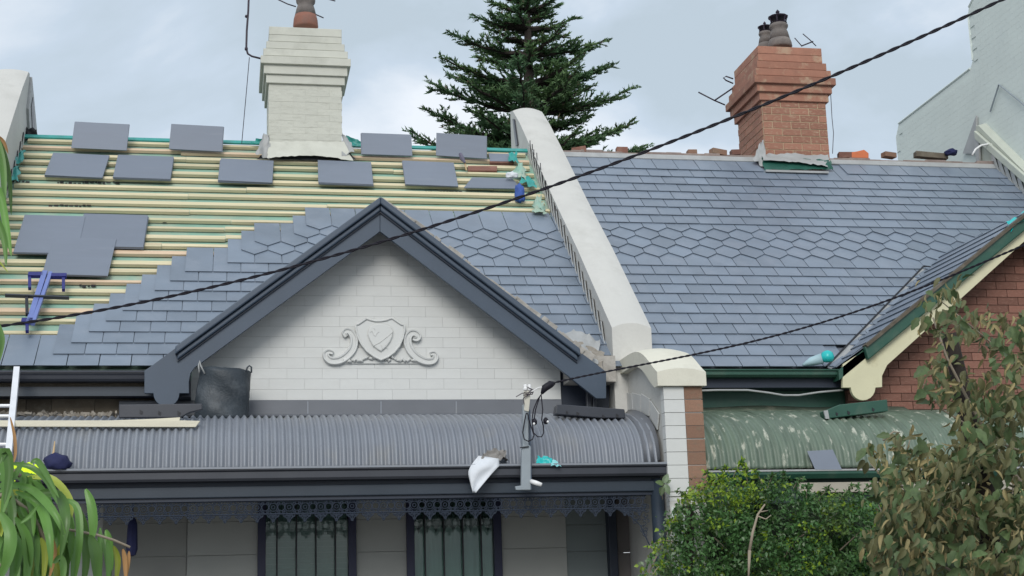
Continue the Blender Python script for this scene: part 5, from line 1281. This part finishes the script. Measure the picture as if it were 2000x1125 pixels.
mb = MB(); mb.tube([at(a, b, 12.65) for a, b in ((1345, 960), (1328, 1000), (1305, 1050), (1285, 1080), (1262, 1130))], .008, 5); mb.build('stem', M_BRANCH, vine)
# broad leaf sprig on the post corner
def big_leaf_mesh(m, l=1.0, wd=.5, curl=.15, n=7, fold=.12, lobes=0.0, name='leaf'):
    mb = MB(); g_ = []
    for i in range(n + 1):
        t = i / n; hw_ = wd / 2 * (math.sin(PI * min(1, t ** .8)) ** .8 if 0 < t < 1 else 0.02) * (1 + lobes * math.sin(t * 16)); zz = -curl * t * t
        g_.append([Vector((-hw_, t * l, zz + fold * hw_ * 2)), Vector((-hw_ * .5, t * l, zz + fold * hw_ * .8)), Vector((0, t * l, zz)), Vector((hw_ * .5, t * l, zz + fold * hw_ * .8)), Vector((hw_, t * l, zz + fold * hw_ * 2))])
    mb.sheet(g_); me, _ = mb.mesh(name, m, smooth=True, center=False); return me
def leaf_at(par, me, p, d, nrm, s, name='leaf', w_=1.0):
    d = Vector(d).normalized(); x = d.cross(Vector(nrm)).normalized(); n_ = x.cross(d)
    return share(name, me, frame(p, x, d, n_) @ Matrix.Diagonal((s * w_, s, s, 1)), par)
spr = thing('leaf_sprig', 'green broad leaf sprig poking out at the verandah corner beside the white bricks', 'sprig', at(1295, 950, 12.8))
BL1 = big_leaf_mesh(M_OLVG, 1, .62, .1, fold=.2); BL2 = big_leaf_mesh(M_IVY3, 1, .6, .2, fold=.2)
for (x, y, dx, dz, s, me) in ((1296, 946, -1, .3, .085, BL1), (1296, 944, .5, 1, .095, BL2), (1298, 946, .4, -1, .10, BL2), (1294, 950, -.3, -1, .09, BL1), (1300, 944, 1, .6, .06, BL2)):
    leaf_at(spr, me, at(x, y, 12.84), (dx, -.25, dz), (random.uniform(-.3, .3), -1, .3), s)
mb = MB(); mb.tube([at(1296, 946, 12.86), at(1292, 955, 12.9), at(1294, 975, 12.95)], .005, 5); mb.build('stem', M_BRANCH, spr)

# ---- broad leafed tree in the right foreground
tr = thing('olive_leaf_tree', 'olive and tan leaved tree branches hanging in front at the right edge', 'tree', (4.0, 9.0, 0))
YT = 9.0
PT = [(1740, 1135), (1705, 1090), (1695, 1050), (1715, 1020), (1722, 960), (1715, 935), (1735, 915), (1765, 895), (1800, 880), (1862, 872), (1878, 830), (1850, 800), (1812, 760), (1796, 728), (1830, 705), (1850, 690), (1830, 650), (1800, 612), (1825, 590), (1860, 600), (1900, 590), (1930, 600), (1960, 625), (2010, 600), (2040, 700), (2040, 1140)]
PT3 = [(1700, 905), (1712, 862), (1735, 835), (1775, 830), (1830, 850), (1870, 865), (1800, 900), (1740, 910)]
PT2 = [(1812, 560), (1850, 535), (1875, 552), (1852, 585), (1820, 600)]
HO = [(1800, 930, 34, 12), (1905, 700, 34, 30), (1775, 700, 20, 30), (1960, 935, 50, 16), (1930, 640, 18, 14), (1760, 1105, 16, 14), (1850, 1095, 20, 14), (1730, 955, 18, 10)]
lv = []
tries = 0
while len(lv) < 3300 and tries < 30000:
    tries += 1
    cx_, cy_ = rng.uniform(1650, 2030), rng.uniform(540, 1130)
    if not (in_poly(cx_, cy_, PT) or in_poly(cx_, cy_, PT2) or (in_poly(cx_, cy_, PT3) and rng.random() < .25)): continue
    if any(((cx_ - a) / c) ** 2 + ((cy_ - b) / d) ** 2 < 1 for a, b, c, d in HO): continue
    if cy_ < 720 and rng.random() < .5: continue
    if cy_ < 880 and rng.random() < .25: continue
    base = rng.normal(size=3) * .4 + [-.35, -.15, -.95]; k = rng.integers(3, 8); yy = YT + rng.normal(0, .35)
    tone = rng.random()
    for _ in range(k):
        lv.append((cx_ + rng.normal(0, 13), cy_ + rng.normal(0, 12), yy + rng.normal(0, .04), base + rng.normal(size=3) * .55, tone))
LM = [big_leaf_mesh(M_OLV, 1, .40, .25, fold=.22), big_leaf_mesh(M_OLV, 1, .46, .5, fold=.3), big_leaf_mesh(M_OLVG, 1, .52, .15, fold=.15, lobes=.18), big_leaf_mesh(M_OLVG, 1, .62, .3, fold=.2, lobes=.22), big_leaf_mesh(M_OLVB, 1, .30, .45, fold=.45), big_leaf_mesh(M_OLVB, 1, .24, .3, fold=.5)]
rest = MB(); cnt = 0; recs = []
for (x, y, yy, d, tone) in lv:
    r = rng.random()
    k = (0, 1)[rng.integers(0, 2)] if r < .5 else ((2, 3)[rng.integers(0, 2)] if r < (.72 if y > 740 else .74) else (4, 5)[rng.integers(0, 2)])
    s = {0: .082, 1: .078, 2: .098, 3: .092, 4: .078, 5: .066}[k] * rng.uniform(.65, 1.3)
    recs.append((s, k, x, y, yy, d))
recs.sort(key=lambda t: -t[0])
for i, (s, k, x, y, yy, d) in enumerate(recs):
    dd = Vector(d).normalized(); nr_ = Vector(rng.normal(size=3) * .6 + np.array([-.2, -.7, .7])); xx = dd.cross(nr_).normalized(); n_ = xx.cross(dd)
    M = frame(at(x, y, yy), xx, dd, n_) @ Matrix.Diagonal((s, s, s, 1))
    if i < 285: share('leaf', LM[k], M, tr)
    else:
        me = LM[k]; rest.add([M @ v.co for v in me.vertices], [tuple(p.vertices) for p in me.polygons], {0: 0, 1: 0, 2: 1, 3: 1, 4: 2, 5: 2}[k])
tag(rest.build('foliage', [M_OLV, M_OLVG, M_OLVB], tr, smooth=True), kind='stuff')
br_ = random.Random(4)
for q, r in (([(2040, 1000), (1960, 900), (1900, 800), (1850, 700), (1822, 620)], .016), ([(2040, 760), (1960, 690), (1900, 640), (1840, 590)], .010), ([(2040, 1100), (1900, 1010), (1780, 960), (1722, 930), (1700, 905)], .014), ([(1900, 1140), (1800, 1080), (1700, 1060)], .010), ([(2040, 900), (1940, 860), (1840, 800), (1800, 745)], .010), ([(1990, 1140), (1975, 1000), (1980, 930)], .014), ([(1760, 1140), (1740, 1050), (1716, 985)], .010), ([(1725, 860), (1745, 843), (1758, 845)], .008), ([(1772, 878), (1780, 850)], .006)):
    mb = MB(); P = [at(a, b, YT + .12) for a, b in q]; n = len(P); mb.tube(P, [r * (1 - .65 * i / (n - 1)) for i in range(n)], 6); mb.build('branch', M_BRANCH, tr, smooth=True)
mb = MB(); mb.tube([(5.2, 9.6, 0), (5.1, 9.5, 1.2), (5.0, 9.3, 2.4), (4.8, 9.2, 3.4)], [.12, .10, .08, .05], 9); mb.build('trunk', M_TRUNK, tr, smooth=True)

# ---- strap leaved plant at the left
pt = thing('strap_leaf_plant', 'bright green long strap leaves of a foreground tree at the lower left', 'plant', (-1.7, 6.0, 0))
YL = 6.0
def strap(par, pts, w_, m, Y, tw=0.0, name='leaf'):
    P = [at(a, b, Y + c) for (a, b, c) in pts]; n = 14; t = np.linspace(0, len(P) - 1, n + 1); Q = []
    for tt in t:
        k = min(int(tt), len(P) - 2); s = tt - k; a, b, c, d = P[max(k - 1, 0)], P[k], P[k + 1], P[min(k + 2, len(P) - 1)]
        Q.append(.5 * ((2 * b) + (-a + c) * s + (2 * a - 5 * b + 4 * c - d) * s * s + (-a + 3 * b - 3 * c + d) * s ** 3))
    g_ = []
    for i, p in enumerate(Q):
        u_ = i / n; d = (Q[min(i + 1, n)] - Q[max(i - 1, 0)]).normalized(); view = Vector((math.sin(tw), -math.cos(tw), .25)); s_ = d.cross(view).normalized(); nn = s_.cross(d)
        hw_ = w_ / 2 * (math.sin(PI * min(.995, u_ * .95 + .04)) ** .75); 
        g_.append([p - s_ * hw_ , p - s_ * hw_ * .5 - nn * hw_ * .22, p - nn * hw_ * .42, p + s_ * hw_ * .5 - nn * hw_ * .22, p + s_ * hw_])
    mb = MB(); mb.sheet(g_); return mb.build(name, m, par, smooth=True)
ST = [([(20, 905, 0), (60, 912, 0), (92, 940, -.05), (112, 985, -.1)], 22, 0), ([(60, 905, 0), (72, 900, 0), (90, 925, -.05), (115, 972, -.1)], 20, 0), ([(10, 945, 0), (60, 955, 0), (105, 1000, -.1), (132, 1060, -.1)], 26, 0),
      ([(30, 960, 0), (75, 985, 0), (95, 1040, -.1), (100, 1110, -.1)], 30, 0), ([(60, 965, 0), (110, 965, 0), (128, 1010, -.1), (118, 1090, -.1)], 34, 0), ([(120, 975, 0), (150, 990, -.03), (155, 1060, -.05), (145, 1140, 0)], 24, 0),
      ([(167, 955, -.1), (178, 985, -.12), (182, 1030, -.12), (176, 1062, -.1)], 32, 0), ([(176, 1045, -.12), (188, 1085, -.12), (190, 1140, -.1)], 40, 0), ([(210, 1054, 0), (214, 1085, 0), (210, 1140, 0)], 22, 0), ([(222, 1066, .02), (230, 1095, .02), (226, 1140, .02)], 20, 1),
      ([(240, 1072, .03), (244, 1095, .03), (246, 1140, .03)], 15, 2), ([(252, 1076, .04), (251, 1095, .04), (247, 1130, .04)], 11, 2),
      ([(0, 905, -.2), (10, 880, -.2), (18, 920, -.2), (8, 985, -.2)], 30, 0), ([(-10, 870, -.1), (5, 900, -.1), (14, 950, -.1), (2, 1010, -.1)], 34, 0), ([(0, 1000, -.1), (20, 1040, -.15), (15, 1090, -.15), (-5, 1140, -.1)], 44, 0), ([(10, 1030, -.05), (32, 1060, -.1), (30, 1100, -.1), (20, 1150, -.1)], 36, 0),
      ([(30, 1010, 0), (52, 1050, 0), (55, 1100, 0), (48, 1150, 0)], 34, 0), ([(40, 990, .05), (70, 1050, .05), (72, 1110, .05), (66, 1160, .05)], 30, 0), ([(80, 1050, -.05), (88, 1080, -.05), (84, 1140, -.05)], 20, 1), ([(98, 1045, -.03), (106, 1080, -.03), (96, 1130, -.03)], 20, 2), ([(104, 1100, -.05), (118, 1090, -.05), (124, 1110, -.05), (120, 1150, -.05)], 24, 0),
      ([(135, 1000, .1), (140, 1050, .1), (132, 1110, .1)], 20, 0), ([(150, 985, .1), (165, 1030, .1), (168, 1100, .1), (160, 1150, .1)], 26, 0), ([(90, 985, .1), (84, 1040, .1), (60, 1100, .1)], 34, 0), ([(60, 930, .12), (50, 990, .12), (34, 1060, .12)], 34, 0), ([(30, 915, .1), (45, 935, .1), (36, 990, .1)], 22, 0), ([(120, 1060, 0), (112, 1090, 0), (130, 1130, 0)], 14, 1),
      ([(46, 900, -.05), (28, 930, -.05), (4, 960, -.05)], 20, 0), ([(40, 1022, -.2), (58, 1008, -.2), (74, 986, -.2)], 12, 0),
      ([(-25, 240, 0), (-8, 270, 0), (6, 330, 0), (8, 420, 0)], 26, 0), ([(-20, 250, .05), (4, 290, .05), (18, 350, .05), (22, 420, .05)], 18, 0), ([(-25, 330, -.05), (0, 380, -.05), (12, 440, -.05), (22, 500, -.05)], 24, 0), ([(-30, 400, -.05), (-6, 430, -.05), (8, 470, -.05), (12, 520, -.05)], 22, 0), ([(-10, 262, .1), (6, 276, .1), (16, 300, .1)], 12, 2),
      ([(-16, 610, 0), (-2, 640, 0), (4, 670, 0), (-6, 720, 0)], 20, 0), ([(-12, 500, .1), (2, 515, .1), (16, 532, .1)], 6, 1), ([(20, 815, .3), (28, 850, .3), (30, 885, .3), (26, 905, .3)], 11, 2)]
for pts, w_, k in ST: strap(pt, pts, w_ / 2900 * YL * .60, (M_STRAP, M_STRAPY, M_STRAPB)[k], YL, random.uniform(-.5, .5))
for i in range(64):
    x = random.uniform(-20, 60); y = random.uniform(925, 1060); r1 = random.uniform(10, 75); dr_ = random.uniform(60, 150)
    k = random.random(); sg = 1 if random.random() < .85 else -1
    strap(pt, [(x, y, .2), (x + sg * r1 * .7, y - 8 + dr_ * .12, .17), (x + sg * r1 * 1.2, y + dr_ * .5, .12), (x + sg * r1 * 1.25, y + dr_, .1)], random.uniform(13, 22) / 2900 * YL, M_STRAP if k < .85 else M_STRAPY, YL + random.uniform(-.1, .1), random.uniform(-.9, .9))
for i in range(16):
    x = random.uniform(60, 215); y = random.uniform(1000, 1060); l = random.uniform(70, 130); dx = random.gauss(0, 12)
    strap(pt, [(x, y, .25), (x + dx * .6, y + l * .35, .22), (x + dx, y + l, .2)], random.uniform(12, 20) / 2900 * YL, M_STRAP, YL + .05, random.uniform(-.8, .8))
for q, r in (([(-40, 1150), (40, 1060), (110, 1030), (190, 1045), (222, 1055), (254, 1069)], .006), ([(-40, 980), (10, 965), (60, 1000), (90, 1060)], .010), ([(-40, 860), (0, 900), (40, 930)], .010), ([(-40, 200), (-10, 250), (5, 300)], .008)):
    mb = MB(); mb.tube([at(a, b, YL + .08) for a, b in q], r, 6); mb.build('stem', M_BRANCH, pt, smooth=True)
for p_ in (at(-30, 240, 6.0), at(-24, 330, 6.0), at(-16, 600, 6.0), at(-40, 980, 6.08), at(-40, 1150, 6.08)):
    p_ = Vector(p_); z0_ = p_.z - .35; mb = MB(); mb.tube([(-2.39, 6.1, z0_), (-2.25, 6.08, z0_ + .2), p_], [.03, .02, .008], 6); mb.build('stem', M_BRANCH, pt, smooth=True)
mb = MB(); mb.tube([(-2.4, 6.1, 0), (-2.35, 6.1, 1.5), (-2.4, 6.1, 3.4)], [.07, .06, .025], 8); mb.build('trunk', M_TRUNK, pt, smooth=True)
print('pine needles', nb_pine, 'slates', n_left, n_right)
